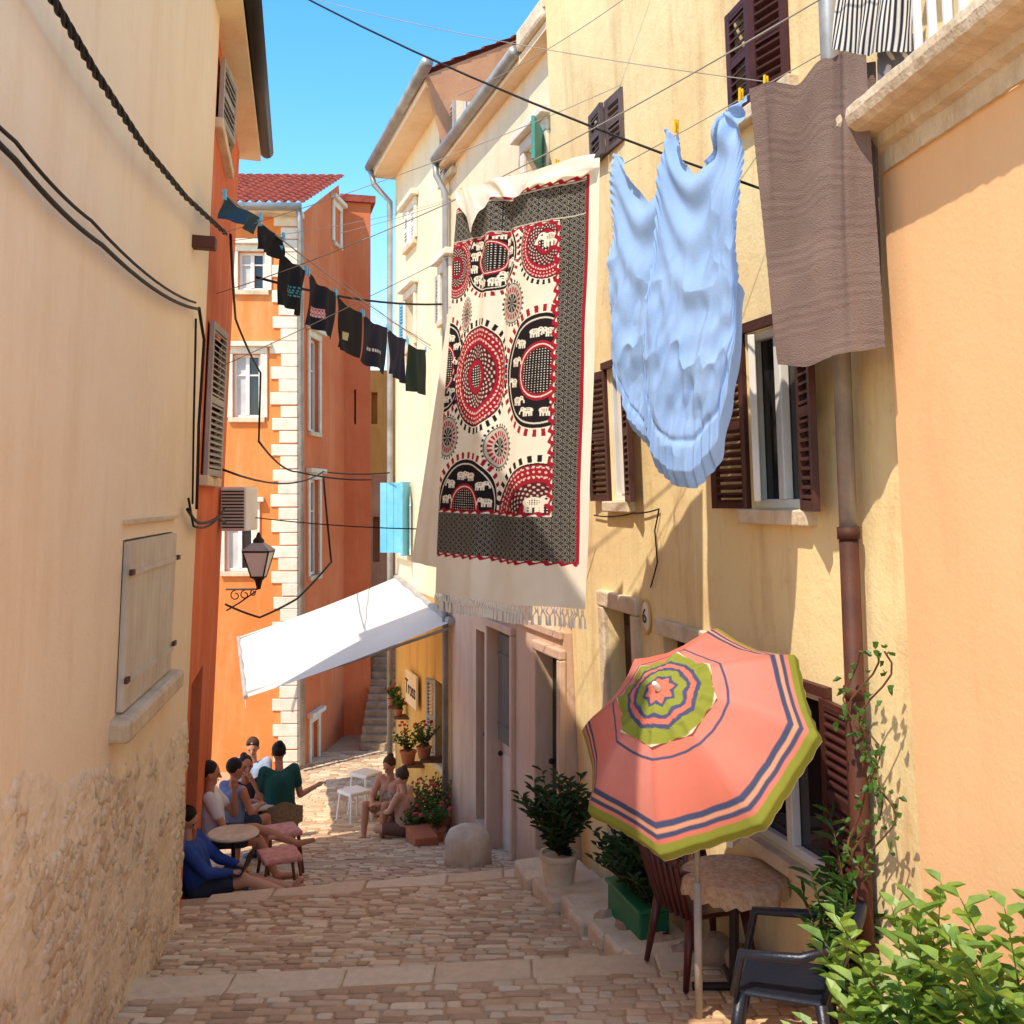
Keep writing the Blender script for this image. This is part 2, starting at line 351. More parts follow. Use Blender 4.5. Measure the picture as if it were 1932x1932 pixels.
k_=(dome*(1-cov))[...,None]; C=st_*k_+mort*(1-k_); C=C*(1-.38*((gap<.009)&(cov<.35))[...,None])
bs_=np.clip((vn_(U_,V_,9,12,4)-.54)*8,0,1)[...,None]*(1-cov[...,None]*.6)*.32; C=C*(1-bs_)+cc_*bs_
C=np.clip(C*fade[...,None]+ca*(1-fade[...,None]),0,1)
grid_obj('rubble_base',h,P[::-1],M['vcr'],C[::-1])
u0,u1,v0,v1=r1
w=fL1.box(MB(),u0,u1,v0,v1,-.095,-.085).o('window',h,M['greyp'])
shutter(w,fL1.w(u0+.02,v0+.01,.0),fL1.U,fL1.V,u1-u0-.04,v1-v0-.02,M['greyp'],False)
fL1.box(MB(),u0-.13,u1+.1,v0-.13,v0-.005,-.05,.11).o('sill',w,M['stone'],bev=.025)
for vv in (.18,.8):
    for uu in (u0-.02,u1-.06): fL1.box(MB(),uu,uu+.08,v0+(v1-v0)*vv,v0+(v1-v0)*vv+.03,.042,.06).o('hinge',w,M['rust'])
mb=MB(); fL1.box(mb,u0-.03,u1+.06,v1+.09,v1+.11,.0,.03); mb.o('lintel',w,M['stone'])
u,v=fL1.pix(362,455); fL1.box(MB(),u,u+.1,v-.04,v+.05,-.1,.16).o('bracket',h,M['rust'],bev=.01)
# L2
fL2=Fac(-2.66,8.06,-3.31,11.2,-3.3,.045)
h=B('terracotta_house','terracotta red plastered house with grey slatted shutters and dark gutter',(-3,9.6,-3.8))
hs=[fL2.rect(385,615,410,900),fL2.rect(408,110,432,285)]; hs[1]=(hs[1][0],hs[1][1],hs[1][2],min(hs[1][3],6.95)); 
dr=fL2.rect(352,1290,372,1690); dr=(dr[0],dr[1],-.6,dr[3])
wallobj('wall',h,fL2,0,fL2.L,-1.5,7.25,hs+[dr],M['L2'],depth=1.5)
for r in hs: window(h,fL2,r,frame='dark',shut=((-1,6),(1,8)),smat='greysh')
fL2.box(MB(),dr[0],dr[1],dr[2],dr[3],-.15,-.1).o('door',h,M['brown'])
mb=MB(); fL2.box(mb,-.4,fL2.L+.2,7.1,7.16,-.2,.22); mb.o('soffit',h,M['R3'])
mb=MB(); a=fL2.w(-.5,7.22,.28);b=fL2.w(fL2.L+.22,7.22,.28); mb.tube([a,b],.075,12); mb.o('gutter',h,M['dark'],smooth=True)
mb=MB(); mb.add([fL2.w(-.4,7.2,.3),fL2.w(fL2.L+.25,7.2,.3),fL2.w(fL2.L+.25,7.7,-.8),fL2.w(-.4,7.7,-.8),fL2.w(fL2.L+.25,7.2,-1.7),fL2.w(-.4,7.2,-1.7)],[(0,1,2,3),(3,2,4,5)]); mb.o('roof',h,M['tile'])
# R1
fR1=Fac(.5,9.8,1.96,4.4,.5,.045)
h=B('yellow_house','yellow plastered house with brown louvred shutters and stone door frames',(1.2,7,-3.4))
rA=fR1.rect(1150,690,1186,945); rB=fR1.rect(1412,612,1520,960); rS=fR1.rect(1122,190,1178,290); rD=fR1.rect(1385,-20,1490,190)
rDoor=fR1.rect(1158,1155,1208,1660); rDoor=(rDoor[0],rDoor[1],rDoor[2]-.1,rDoor[3]); rLow=fR1.rect(1405,1290,1566,1612); rN=fR1.rect(1258,1215,1345,1500)
wallobj('wall',h,fR1,0,fR1.L,-5,5.0,[rA,rB,rS,rD,rDoor,rLow,rN],M['R1'],depth=4)
h_bar=False
window(h,fR1,rA,shut=((1,165),(-1,172)),sw=.36,rev=.07)
g=window(h,fR1,rB,shut=((1,160),(-1,168)),sw=.36,rev=.08); casement(g,fR1,rB,.86,.5)
window(h,fR1,rS,frame='dark',shut=((-1,3),(1,3)),smat='slate',sill=False)
window(h,fR1,rD,frame='dark',shut=((-1,3),(1,12)))
g=window(h,fR1,rLow,shut=((1,173),(-1,165)),sw=.36,rev=.08); casement(g,fR1,rLow,.7,.7)
h_bar=True
window(h,fR1,rN,frame='brown',sill=False)
for r in (rA,rB,rLow):
    mb=MB(); fR1.box(mb,r[0]-.05,r[0]-.003,r[2],r[3],.0,.03);fR1.box(mb,r[1]+.003,r[1]+.05,r[2],r[3],.0,.03);fR1.box(mb,r[0]-.05,r[1]+.05,r[3]+.003,r[3]+.06,.0,.04); mb.o('window_casing',h,M['brown'])
def door(h,fac,r,mat,sur='stone',s=.14,panels=True):
    u0,u1,v0,v1=r; d=fac.box(MB(),u0,u1,v0,v1,-.19,-.14).o('door',h,M[mat],bev=.006)
    if panels:
        mb=MB(); m=(u0+u1)/2
        for a,b in ((.06,.42),(.5,.94)):
            fac.box(mb,u0+.07,m-.03,v0+(v1-v0)*a,v0+(v1-v0)*b,-.139,-.12);fac.box(mb,m+.03,u1-.07,v0+(v1-v0)*a,v0+(v1-v0)*b,-.139,-.12)
        mb.o('panel',d,M[mat],bev=.012)
    MB().sph(fac.w(u0+.08,v0+(v1-v0)*.45,-.1),.03,.03,.03).o('handle',d,M['dark'])
    if sur:
        mb=MB(); fac.box(mb,u0-s,u0-.002,v0,v1,-.02,.05);fac.box(mb,u1+.002,u1+s,v0,v1,-.02,.05);fac.box(mb,u0-s,u1+s,v1+.002,v1+s,-.02,.055); mb.o('door_surround',d,M[sur],bev=.015)
    return d
door(h,fR1,rDoor,'brown')
mb=MB(); fR1.box(mb,rN[0]-.06,rN[1]+.06,rN[3]+.01,rN[3]+.13,0,.05); mb.o('lintel',h,M['stone'],bev=.01)
uP=fR1.pix(1640,1160)[0]
mb=MB(); mb.tube([fR1.w(uP,-1,.1),fR1.w(uP,4.5,.1)],.044,14); mb.o('downpipe',h,M['zinc'],smooth=True)
mb=MB(); mb.tube([fR1.w(uP,-4.3,.1),fR1.w(uP,-.7,.1)],.048,14); 
for v in (-.7,-1.5,-2.8): mb.tube([fR1.w(uP,v,.1),fR1.w(uP,v+.06,.1)],.056,14)
mb.o('downpipe',h,M['rust'],smooth=True)
u,v=fR1.pix(1221,1163); pl=thing('house_number_plaque','oval white plaque with the number 6 beside the doorway','sign',fR1.w(u,v))
Bs=(fR1.U,fR1.V,fR1.N); MB().sph(fR1.w(u,v,.002),.085,.13,.022,24,8,Bs).o('plaque',pl,M['white'],smooth=True)
mb=MB(); mb.tube([fR1.w(u+.088*math.cos(t),v+.133*math.sin(t),.012) for t in np.linspace(0,2*math.pi,25)],.01,6); mb.o('rim',pl,M['ochre'])
text(pl,'numeral','6',.16,fR1.w(u,v,.024),fR1.U,fR1.V,M['black'])
# R2
fR2=Fac(-.844,14,.5,9.8,0,.0)
h=B('cream_house','cream house with pink ground floor, panelled door and zinc gutter',(0,12,-4.2))
ra=fR2.rect(995,270,1030,345); rd1=fR2.rect(925,1190,968,1640); rd2=fR2.rect(1018,1235,1058,1600); rdl=fR2.rect(898,1190,914,1600)
rd1=(rd1[0],rd1[1],-4.25,rd1[3]); rd2=(rd2[0],rd2[1],-3.6,rd2[3]); rdl=(rdl[0],rdl[1],-4.0,rdl[3])
wallobj('wall',h,fR2,0,fR2.L-.01,-1.3,4.5,[ra],M['R2'],depth=4)
wallobj('ground_floor',h,fR2,0,fR2.L-.01,-5.5,-1.302,[rd1,rd2,rdl],M['pink'],depth=4)
mb=MB(); fR2.box(mb,0,fR2.L-.02,-1.36,-1.28,.0,.04); mb.o('string_course',h,M['pink'],bev=.01)
window(h,fR2,ra,shut=((1,150),),smat='teal',surround='quoin',sw=.5,louver=False)
d=door(h,fR2,rd1,'pinkp',panels=False,sur='pink',s=.09)
u0,u1,v0,v1=rd1; vm=v0+(v1-v0)*.5
mb=MB(); fR2.box(mb,u0+.04,u1-.04,vm+.02,v1-.05,-.139,-.125); mb.o('glazing',d,M['greyp'])
shutter(d,fR2.w(u0+.05,vm+.03,-.12),fR2.U,fR2.V,(u1-u0)-.1,(v1-v0)*.46,pmat('door_grey',S(122,110,98)),False)
mb=MB(); fR2.box(mb,u0+.12,u1-.12,v0+.2,vm-.12,-.139,-.122); mb.o('panel',d,M['pinkp'],bev=.02)
door(h,fR2,rd2,'green',sur='pink',s=.1); door(h,fR2,rdl,'green',panels=False,sur=None)
mb=MB(); fR2.box(mb,-.02,fR2.L-.02,4.5,4.58,-.3,.16); mb.o('soffit',h,M['R2'])
a=fR2.w(-.05,4.62,.2);b=fR2.w(fR2.L-.9,4.62,.2); mb=MB(); mb.tube([a,b],.07,12); mb.tube([a,fR2.w(.0,4.4,.2),fR2.w(.05,4.15,.08),fR2.w(.05,-5.2,.08)],.045,10); mb.o('gutter',h,M['zinc'],smooth=True)
mb=MB(); fR2.box(mb,fR2.L-.85,fR2.L-.03,4.585,4.8,-.2,.22); mb.o('eave_block',h,M['stone'],bev=.04)
def tiles(P0,P1,P2,P3,nc,nr,name,par,amp=.04):
    P0,P1,P2,P3=map(lambda p:np.array(p),(P0,P1,P2,P3)); Nn=np.cross(P1-P0,P3-P0); Nn=Nn/np.linalg.norm(Nn); Nn=Nn*(1 if Nn[2]>0 else -1)
    us=np.linspace(0,1,nc*8+1); vs=np.repeat(np.linspace(0,1,nr+1),2)[1:-1]; st=np.tile([1.,0.],nr)
    P=np.zeros((len(vs),len(us),3))
    for j,v in enumerate(vs):
        base=(P0*(1-v)+P3*v)[None]*(1-us[:,None])+(P1*(1-v)+P2*v)[None]*us[:,None]
        P[j]=base+Nn[None]*(amp*np.abs(np.sin(us*nc*math.pi))+ (.025*st[j]))[:,None]
    return grid_obj(name,par,P,M['tile'],smooth=False)
tiles(fR2.w(-.05,4.66,.2),fR2.w(fR2.L-.02,4.66,.2),fR2.w(fR2.L-.02,5.5,-3),fR2.w(-.05,5.5,-3),22,12,'roof',h)
# R3
fR3=Fac(-2.01,17.65,-.86,14.03,0,.0)
h=B('pale_house','tall pale cream house with white shutters and zinc gutter',(-1.4,16,-4.8))
hs=[fR3.rect(768,400,785,460),fR3.rect(836,205,858,330),fR3.rect(768,560,784,655),fR3.rect(835,510,850,600),fR3.rect(758,910,775,1045)]
wallobj('wall',h,fR3,0,fR3.L,-1.45,5.6,hs,M['R3'],depth=4)
for i,r in enumerate(hs): window(h,fR3,r,surround='quoin' if i in(0,2,3) else False,shut=((-1,2),(1,2)) if i in(0,1) else (((-1,120),(1,150)) if i==4 else ((-1,170),)),smat='white' if i in (0,) else ('blue' if i in(2,4) else 'greysh'),louver=i!=4)
sh=[fR3.rect(824,1290,842,1440)]
wallobj('ground_floor',h,fR3,0,fR3.L,-6,-1.452,[sh[0]],M['ochre'],depth=4)
window(h,fR3,sh[0],frame='green',shut=((-1,165),),smat='greysh',sw=.3)
mb=MB(); fR3.box(mb,-.2,fR3.L+.1,5.55,5.66,-.3,.36); mb.o('soffit',h,M['R2'])
mb=MB(); mb.tube([fR3.w(-.2,5.72,.42),fR3.w(fR3.L+.5,5.72,.42)],.08,12); mb.tube([fR3.w(-.15,5.7,.42),fR3.w(-.1,5.4,.35),fR3.w(.02,5.1,.1),fR3.w(.02,-1.6,.1),fR3.w(.02,-5,.1)],.05,10); mb.o('gutter',h,M['zinc'],smooth=True)
mb=MB(); g4=[(4.5,-.0),(5.70,.36),(7.2,-2.6),(4.5,-4)]; mb.add([fR3.w(fR3.L+o_,a_,b_) for o_ in (0,.12) for a_,b_ in g4],[(0,1,2,3),(4,5,6,7),(0,1,5,4),(1,2,6,5)]); mb.o('gable',h,M['gable'])
tiles(fR3.w(-.3,5.74,.4),fR3.w(fR3.L+.16,5.74,.4),fR3.w(fR3.L+.16,7.22,-2.6),fR3.w(-.3,7.22,-2.6),20,14,'roof',h,.02)
mb=MB(); mb.box((.75,14.6,6.5),.5,.5,1.9); mb.box((.75,14.6,7.5),.6,.6,.1); mb.o('chimney',h,M['R2'],bev=.02)
u,v=fR3.pix(785,1300); sg=thing('shop_sign','painted board with the lettering Tross on an ochre wall','sign',fR3.w(u,v))
fR3.box(MB(),u-.40,u+.40,v-.26,v+.26,.05,.09).o('board',sg,M['R2'],bev=.01); text(sg,'lettering','Tross',.33,fR3.w(u,v,.095),fR3.U,fR3.V,M['rust'])
# O
fO=Fac(-8,19.1,-4.06,19.3,0,0); fO2=Fac(-4.05,19.31,-3.68,22.5,0,0)
h=B('orange_house','orange plastered house with white quoins, stone window surrounds and tiled roof',(-4.5,20,-5.2))
hs=[fO.rect(450,475,500,548),fO.rect(440,668,492,788),fO.rect(425,960,478,1078)]
wallobj('wall',h,fO,0,fO.L,-6,5.3,hs,M['O'],depth=3)
for r in hs: window(h,fO,r,surround='quoin',curtain=True,rev=.12)
mb=MB(); i=0; v=-5.2
while v<5.2:
    L=.42 if i%2 else .26; fO.box(mb,fO.L-L-random.uniform(0,.08),fO.L+.02,v,v+.232+random.uniform(-.02,.004),.0,.03); fO2.box(mb,-.01,.08,v,v+.235,.0,.03); v+=.24; i+=1
mb.o('quoins',h,M['quoin'],bev=.012)
h2=[fO2.rect(583,640,600,815),fO2.rect(583,905,600,1085),fO2.rect(629,395,640,460),fO2.rect(585,1360,598,1440)]
wallobj('side_wall',h,fO2,0,fO2.L,-6,5.3,h2,M['O2'],depth=2)
for r in h2: window(h,fO2,r,surround='quoin',rev=.12)
mb=MB(); mb.add([fO2.w(0,5.3),fO2.w(fO2.L,5.3),fO2.w(fO2.L*.86,6.75)],[(0,1,2)]); mb.o('gable',h,M['O2'],recalc=False)
mb=MB(); fO.box(mb,0,fO.L+.12,5.3,5.42,-.2,.3); mb.o('cornice',h,M['stone'],bev=.03)
mb=MB(); mb.tube([V3(-8,18.85,5.4),V3(-3.9,18.95,5.4)],.07,10); mb.tube([V3(-3.95,18.95,5.4),V3(-3.95,19.15,4.9),V3(-3.93,19.2,-5)],.05,10); mb.o('gutter',h,M['zinc'],smooth=True)
tiles((-8.2,18.9,5.45),(-3.9,19.0,5.45),(-3.6,22.1,6.95),(-8.2,22.,6.95),24,14,'roof',h,.05)
h=B('red_house','tall red orange block of house beside a steep stairway',(-3.4,24,-5.2))
f3=Fac(-3.72,22.45,-3.12,22.6,0,0); wallobj('wall',h,f3,0,f3.L,-6,6.5,[f3.rect(668,735,672,800)],M['O2'],depth=6)
mb=MB(); f3.box(mb,-.05,f3.L+.1,6.5,6.65,-3,.1); mb.o('parapet',h,M['tile'])
h=B('ochre_house','ochre house closing the alley above a rough stone wall',(-3,27.5,-4))
f5=Fac(-5.5,27.2,.5,27.2,0,0); wallobj('wall',h,f5,0,6,.6,3.4,[f5.rect(700,740,712,800)],M['ochre'],depth=3); wallobj('base_wall',h,f5,0,6,-6,.598,[f5.rect(703,975,716,1060)],M['gable'],depth=3)
mb=MB(); 
st=thing('stone_staircase','steep narrow stone staircase climbing between houses','stairs',V3(-2.6,21.2,-5.2))
for i in range(14): mb.box((-2.4,21.1+.2*i+1.2+random.uniform(-.015,.015),-5.2+.13*(i+.5)),1.5,2.4,.13)
mb.o('steps',st,M['dstone'],bev=.012)
# P wall
fP=Fac(1.80,4.75,2.38,-.1,0,.058)
h=B('peach_house','peach plastered wall with a moulded stone balcony ledge on top',(2,3.5,-2.5))
wallobj('wall',h,fP,0,fP.L,-4,1.5,[],M['P'],depth=3)
mb=MB()
prof=[(0,1.50),(.02,1.50),(.025,1.585),(.06,1.60),(.075,1.645),(.17,1.665),(.20,1.69),(.21,1.73),(.205,1.77),(.18,1.79),(.15,1.80),(-.3,1.80)]
vs=[];fs=[];nseg=140
for i in range(nseg+1):
    u=-.16+(fP.L)*i/nseg; jj=random.uniform(-.0025,.0025)
    for n_,v_ in prof: vs.append(fP.w(u,v_+jj,n_+random.uniform(-.002,.002)))
k=len(prof)
for i in range(nseg):
    for j in range(k-1): fs.append((i*k+j,i*k+j+1,(i+1)*k+j+1,(i+1)*k+j))
fs.append(tuple(range(k))); mb.add(vs,fs); mb.o('balcony_ledge',h,M['stone'])
mb=MB()
for i in range(34):
    u=.55+i*.11
    mb.tube([fP.w(u,1.80,.1),fP.w(u,2.75,.1)],.018,6)
mb.tube([fP.w(.5,2.75,.1),fP.w(4.2,2.75,.1)],.03,8); mb.o('railing',h,M['white'])
kb=thing('stone_kerb','rough stone kerb along the yellow house','kerb',V3(.8,8,-3.3))
for i in range(9):
    u=fR1.L*(.02+.062*i); p=fR1.w(u,0,.62); z=gz(p.x,p.y); mb=MB(); c=fR1.w(u+.15,0,.3); c.z=z
    mb.gbox(c,fR1.U,fR1.N,Z,-.155,.155,-.3,.25+random.uniform(-.03,.04),-.1,.15+random.uniform(-.02,.02)); mb.o('kerb_block',kb,M['stone'],bev=.03)
for i in range(9):
    bl=MB(); p=V3(.7+.12*i+random.uniform(-.03,.03),7.6-.2*i,0); p.z=gz(p.x,p.y)+.05
    bl.sph((0,0,0),.13,.11,.13,10,7); bl.v=[tuple(Vector(v)*random.uniform(.82,1.12)+p) for v in bl.v]
    o=bl.o('boulder',None,M['dstone'],smooth=True); o['label']='rough limestone boulder edging the small terrace'; o['category']='rock'; o['group']='boulders edging the terrace'
bl=MB(); bl.lathe((-.48,11.1,gz(-.48,11.1)-.1),[(.26,0),(.255,.25),(.245,.38),(.21,.46),(.13,.5),(.01,.51)],20); bl.v=[(x+random.uniform(-.008,.008),y+random.uniform(-.008,.008),z) for x,y,z in bl.v]; o=bl.o('stone_bollard',None,M['stone'],smooth=True); o['label']='low rounded stone guard block at the base of the wall'; o['category']='bollard'
# awning
aw=thing('awning','white canvas awning stretched out over the cafe tables','awning',V3(-1.4,15.8,-1.5))
nu,nv=40,30; P=np.zeros((nv,nu,3)); A0=np.array((-.82,13.75,-1.66)); A1=np.array((-1.98,17.5,-1.34)); B0=np.array((-3.38,13.0,-2.52)); B1=np.array((-4.5,16.85,-2.28))
for j in range(nv):
    t=j/(nv-1)
    for i in range(nu):
        s=i/(nu-1); p=(A0*(1-s)+A1*s)*(1-t)+(B0*(1-s)+B1*s)*t; p[2]-=.03*math.sin(math.pi*t)+.012*math.sin(s*26+t*2); P[j,i]=p
grid_obj('canopy',aw,P,M['awn'])
P2=np.zeros((5,nu,3))
for j in range(5):
    P2[j]=P[-1]; P2[j,:,2]-=.035*j*(1+.2*np.sin(np.arange(nu)*.9))
grid_obj('valance',aw,P2,M['awn'])
mb=MB(); mb.tube([B0+np.array((0,0,-.01)),B1+np.array((0,0,-.01))],.03,8); mb.tube([A0,A1],.05,8)
for s in (.04,.96): mb.tube([A0*(1-s)+A1*s-np.array((0,0,.12)),(A0*(1-s)+A1*s)*.5+(B0*(1-s)+B1*s)*.5-np.array((0,-.1,.1)),B0*(1-s)+B1*s],.022,8)
mb.o('arm',aw,M['greysh'])
# ---------- clotheslines and laundry
def sag(a,b,s,n=24): a=Vector(a);b=Vector(b); return [a.lerp(b,t/n)-Z*(4*s*(t/n)*(1-t/n)) for t in range(n+1)]
def line(name,label,cat,a,b,s,r,mat,grp=None):
    t=thing(name,label,cat,Vector(a),group=grp); MB().tube(sag(a,b,s),r,6).o('strand',t,M[mat],smooth=True); return t
LP=Fac(-.34,6.84,1.61,4.63,0,0)
la=W(870,372,6.84); 
line('clothesline','thin rope clothesline carrying bedspread, sheet and towel','rope',W(388,560,9.4),la,.04,.004,'rope'); line('clothesline','thin rope clothesline carrying bedspread, sheet and towel','rope',la,fP.w(.2,2.35,.1),.03,.004,'rope')
def ease(u,k,v):
    i=np.clip(np.searchsorted(k,u,side='right')-1,0,len(k)-2); t=(u-k[i])/(k[i+1]-k[i]); t=t*t*(3-2*t)*.6+t*.4; return v[i]*(1-t)+v[i+1]*t
PXY=[None,None]
def cloth(top,bot,fac,amp,nu,nv,fold,n0=0,flat=0,seed=0,hump=None):
    top=np.array(top,float);bot=np.array(bot,float); u=np.linspace(0,1,nu)
    tu=np.linspace(0,1,len(top)); bu=np.linspace(0,1,len(bot))
    if top.shape[1]==3: tu=top[:,2]
    if bot.shape[1]==3: bu=bot[:,2]
    tx=np.interp(u,tu,top[:,0]);ty=ease(u,tu,top[:,1]);bx=np.interp(u,bu,bot[:,0]);by=ease(u,bu,bot[:,1])
    k=max(1,nu//18)|1; ker=np.ones(k)/k
    if k>1:
        pad=lambda a,k=k:np.convolve(np.pad(a,k//2,mode='edge'),np.ones(k)/k,'valid')[:nu]
        by=pad(by); bx=pad(bx)
        if k>4: ty=pad(ty,max(3,(k//2)|1))
    v=np.linspace(0,1,nv)[:,None]; px=tx+(bx-tx)*v; py=ty+(by-ty)*v; PXY[0]=px; PXY[1]=py
    r=np.stack([(px-CX)/F,np.ones_like(px),(HY-py)/F],-1); N=np.array(fac.N); d=(np.array(fac.O)@N)/(r@N); P=r*d[...,None]
    uu=np.broadcast_to(u,px.shape); vv=np.broadcast_to(v,px.shape); r_=np.random.default_rng(seed); n=np.zeros_like(px)
    for i in range(5):
        fq=fold*(.6+.35*i); ph=r_.uniform(0,6.28); n+=np.sin(uu*fq*6.28+ph+1.2*np.sin(vv*2.5+ph))/(1+i*.8)*(flat+(1-flat)*(.3+.7*vv**.7))
    n=n*amp+n0
    if hump is not None: n+=hump(uu,vv)
    P=P+n[...,None]*N
    return P,uu,vv
def pegs(pts,fac=LP):
    for px,py in pts:
        u,v=fac.pix(px,py); mb=MB(); c=fac.w(u,v,0)
        for s in (-1,1): mb.gbox(c,fac.U,fac.V,fac.N,-.006,.006,-.035,.035,s*.010-.004,s*.010+.004)
        o=mb.o('clothes_peg',None,M['yellow']); o['label']='yellow plastic clothes peg on the washing line'; o['category']='clothes peg'; o['group']='pegs on the washing line'
pegs([(872,366),(963,342),(1051,312),(1276,238),(1398,180),(1445,156)])
Wp,Hp=280,800
def tapcol(uu,vv):
    Xp=uu*Wp; Yp=vv*Hp; C=np.empty(Xp.shape+(3,)); cream=np.array(S(250,240,220)[:3]); red=np.array(S(168,28,48)[:3]); blk=np.array(S(32,26,30)[:3]); C[:]=cream
    def put(m,c): C[m]=c
    def ell(x,y,rx,ry): 
        dx=(Xp-x)/rx;dy=(Yp-y)/ry; return np.hypot(dx,dy),np.arctan2(dy,dx)
    inner=(Yp>98)&(Yp<632)&(Xp<226)
    def dots(sx,sy,r,ox=0,oy=0): 
        return (((Xp+ox)%sx-sx/2)**2/(sx*sx)+((Yp+oy)%sy-sy/2)**2/(sy*sy))<r
    def eleph(x,y,s,fl=1):
        dx=(Xp-x)*fl/s; dy=(Yp-y)/s
        m=(dx/1.0)**2+((dy)/.65)**2<1
        m|=((dx-1.05)/.5)**2+((dy+.35)/.5)**2<1
        m|=(np.abs(dx-1.5-.2*np.sin(dy*3))<.16)&(dy>-.3)&(dy<.8)
        for l in (-.7,-.25,.3,.7): m|=(np.abs(dx-l)<.16)&(dy>.3)&(dy<1.25)
        put(m&inner,cream*.95); put(m&inner&(((dx)/.55)**2+((dy+.05)/.4)**2<1)&dots(3.2,3.2,.1),blk); put(m&inner&(np.hypot(dx-1.1,dy+.45)<.13),blk)
    def med(x,y,rx,ry,kind):
        q,a=ell(x,y,rx,ry); ns=36 if rx>40 else 26
        put(inner&(q<1.15)&(q>1.02)&(np.sin(a*ns)>.15) ,blk if kind!='B' else red)
        put(inner&(q<1.0),blk)
        if kind=='R':
            put(inner&(q<.97),red); put(inner&(q<.97)&(np.abs((q*6)%1-.5)<.07)&(np.sin(a*60)>-.2),cream*.8); put(inner&(q<.95)&(q>.66)&(np.sin(a*24+q*30)*np.sin(a*24-q*30)>.6),cream*.8)
            put(inner&(q<.64)&(q>.34),blk*.9+red*.25); put(inner&(q<.62)&(q>.36)&(np.sin(a*22)*np.sin(q*60)>.4),cream*.7); put(inner&(q<.3),red); put(inner&(q<.24),blk); put(inner&(q<.24)&dots(5,5,.06),cream)
        elif kind=='B':
            put(inner&(q<.93)&(q>.90),cream*.8); put(inner&(q<.52),red); put(inner&(q<.52)&(np.abs((q*12)%1-.5)<.15),cream*.85); put(inner&(q<.40),blk); put(inner&(q<.4)&dots(4.6,4.6,.04),cream*.9)
            k=12
            for i in range(k):
                t=6.283*i/k+.3; eleph(x+rx*.71*math.cos(t),y+ry*.71*math.sin(t),8.5 if rx>50 else 7,-1 if i%2 else 1)
        else:
            put(inner&(q<.95),cream*.6); put(inner&(q<.8)&(np.sin(a*20)>-.3),red); put(inner&(q<.55),cream*.5); put(inner&(q<.45),blk); put(inner&(q<.42)&(np.sin(a*9)>.4),cream*.5)
    med(95,142,56,66,'B'); med(208,132,46,68,'R'); med(12,145,36,62,'R'); med(0,345,38,90,'B'); med(76,368,53,98,'R'); med(206,368,68,106,'B')
    med(144,236,26,38,'s'); med(124,508,26,40,'s'); med(14,485,22,40,'s'); med(42,244,13,32,'s'); med(62,628,64,98,'B'); med(208,636,76,98,'R')
    eleph(205,610,15,1); eleph(215,125,13,-1)
    zz=2.2*np.sin((Xp+Yp)*.32)
    bd=((Yp>30)&(Yp<96)&(Xp<262))|((Xp>228)&(Xp<262)&(Yp>30)&(Yp<720))|((Yp>636)&(Yp<718)&(Xp<262))
    put(bd,blk)
    hx=np.hypot((Xp%12)-6,(Yp%12)-6); lace=(np.abs(hx-4.9)<.5)|(np.abs(hx-2.6)<.4)|((np.sin(Xp*1.57)*np.sin(Yp*1.57)>.6)&(hx>5.5))
    put(bd&lace,cream*.34)
    for a_ in (33,93): put((np.abs(Yp-a_)<1)&(Xp<262),cream*.6)
    for e0 in (27,98): put((np.abs(Yp-e0-zz)<2.6)&(Xp<(264 if e0<50 else 226)),red)
    for e0 in (632,721): put((np.abs(Yp-e0-zz)<2.6)&(Xp<(264 if e0>700 else 226)),red)
    put((np.abs(Xp-226-zz)<2.4)&(Yp>98)&(Yp<634),red); put((np.abs(Xp-264)<2.2)&(Yp>26)&(Yp<722),red)
    return C
def hump(u,v): return .04*np.exp(-((u-.33)/.05)**2)*np.exp(-v*1.1)-.04*np.exp(-((u-.42)/.04)**2)*np.exp(-v*1.5)+.006*np.sin(u*40+v*3)*np.exp(-v*2)+.006*np.sin(u*9+v*14)*np.sin(v*5)+.02*(vn_(u*1.,v*1.,5,77,3)-.5)
P,uu,vv=cloth([(872,374),(905,362),(960,346),(1000,332),(1060,318),(1140,300)],[(829,1118),(900,1128),(980,1142),(1117,1148)],LP,.016,420,1000,1.6,n0=.03,seed=3,hump=hump)
tp=thing('bedspread','white bedspread with red and black elephant medallions hanging on a line','bedspread',la)
grid_obj('cloth',tp,P,M['vc'],tapcol(uu,vv))
mb=MB()
for i in range(0,420,6):
    b=Vector(P[-1,i]); q=random.uniform(-.012,.012); mb.tube([b,b+V3(q,0,-.03),b+V3(-q,0,-.06)],[.002,.006,.003],5); mb.tube([b+V3(-q,0,-.058),b+V3(-q*1.3,0,-.115)],[.006,.008],6)
mb.o('fringe',tp,M['whitec'])
P,_,_=cloth([(846,380),(880,374)],[(752,1062),(835,1080)],LP,.014,30,60,1.5,n0=-.12,seed=5); grid_obj('back_layer',tp,P,M['whitec'])
P,_,_=cloth([(876,366),(900,358),(970,338),(1142,296)],[(888,395),(905,445),(925,400),(945,375),(990,378),(1010,352),(1142,325)],LP,.012,80,20,5,n0=.08,seed=6); grid_obj('folded_edge',tp,P,M['whitec'])
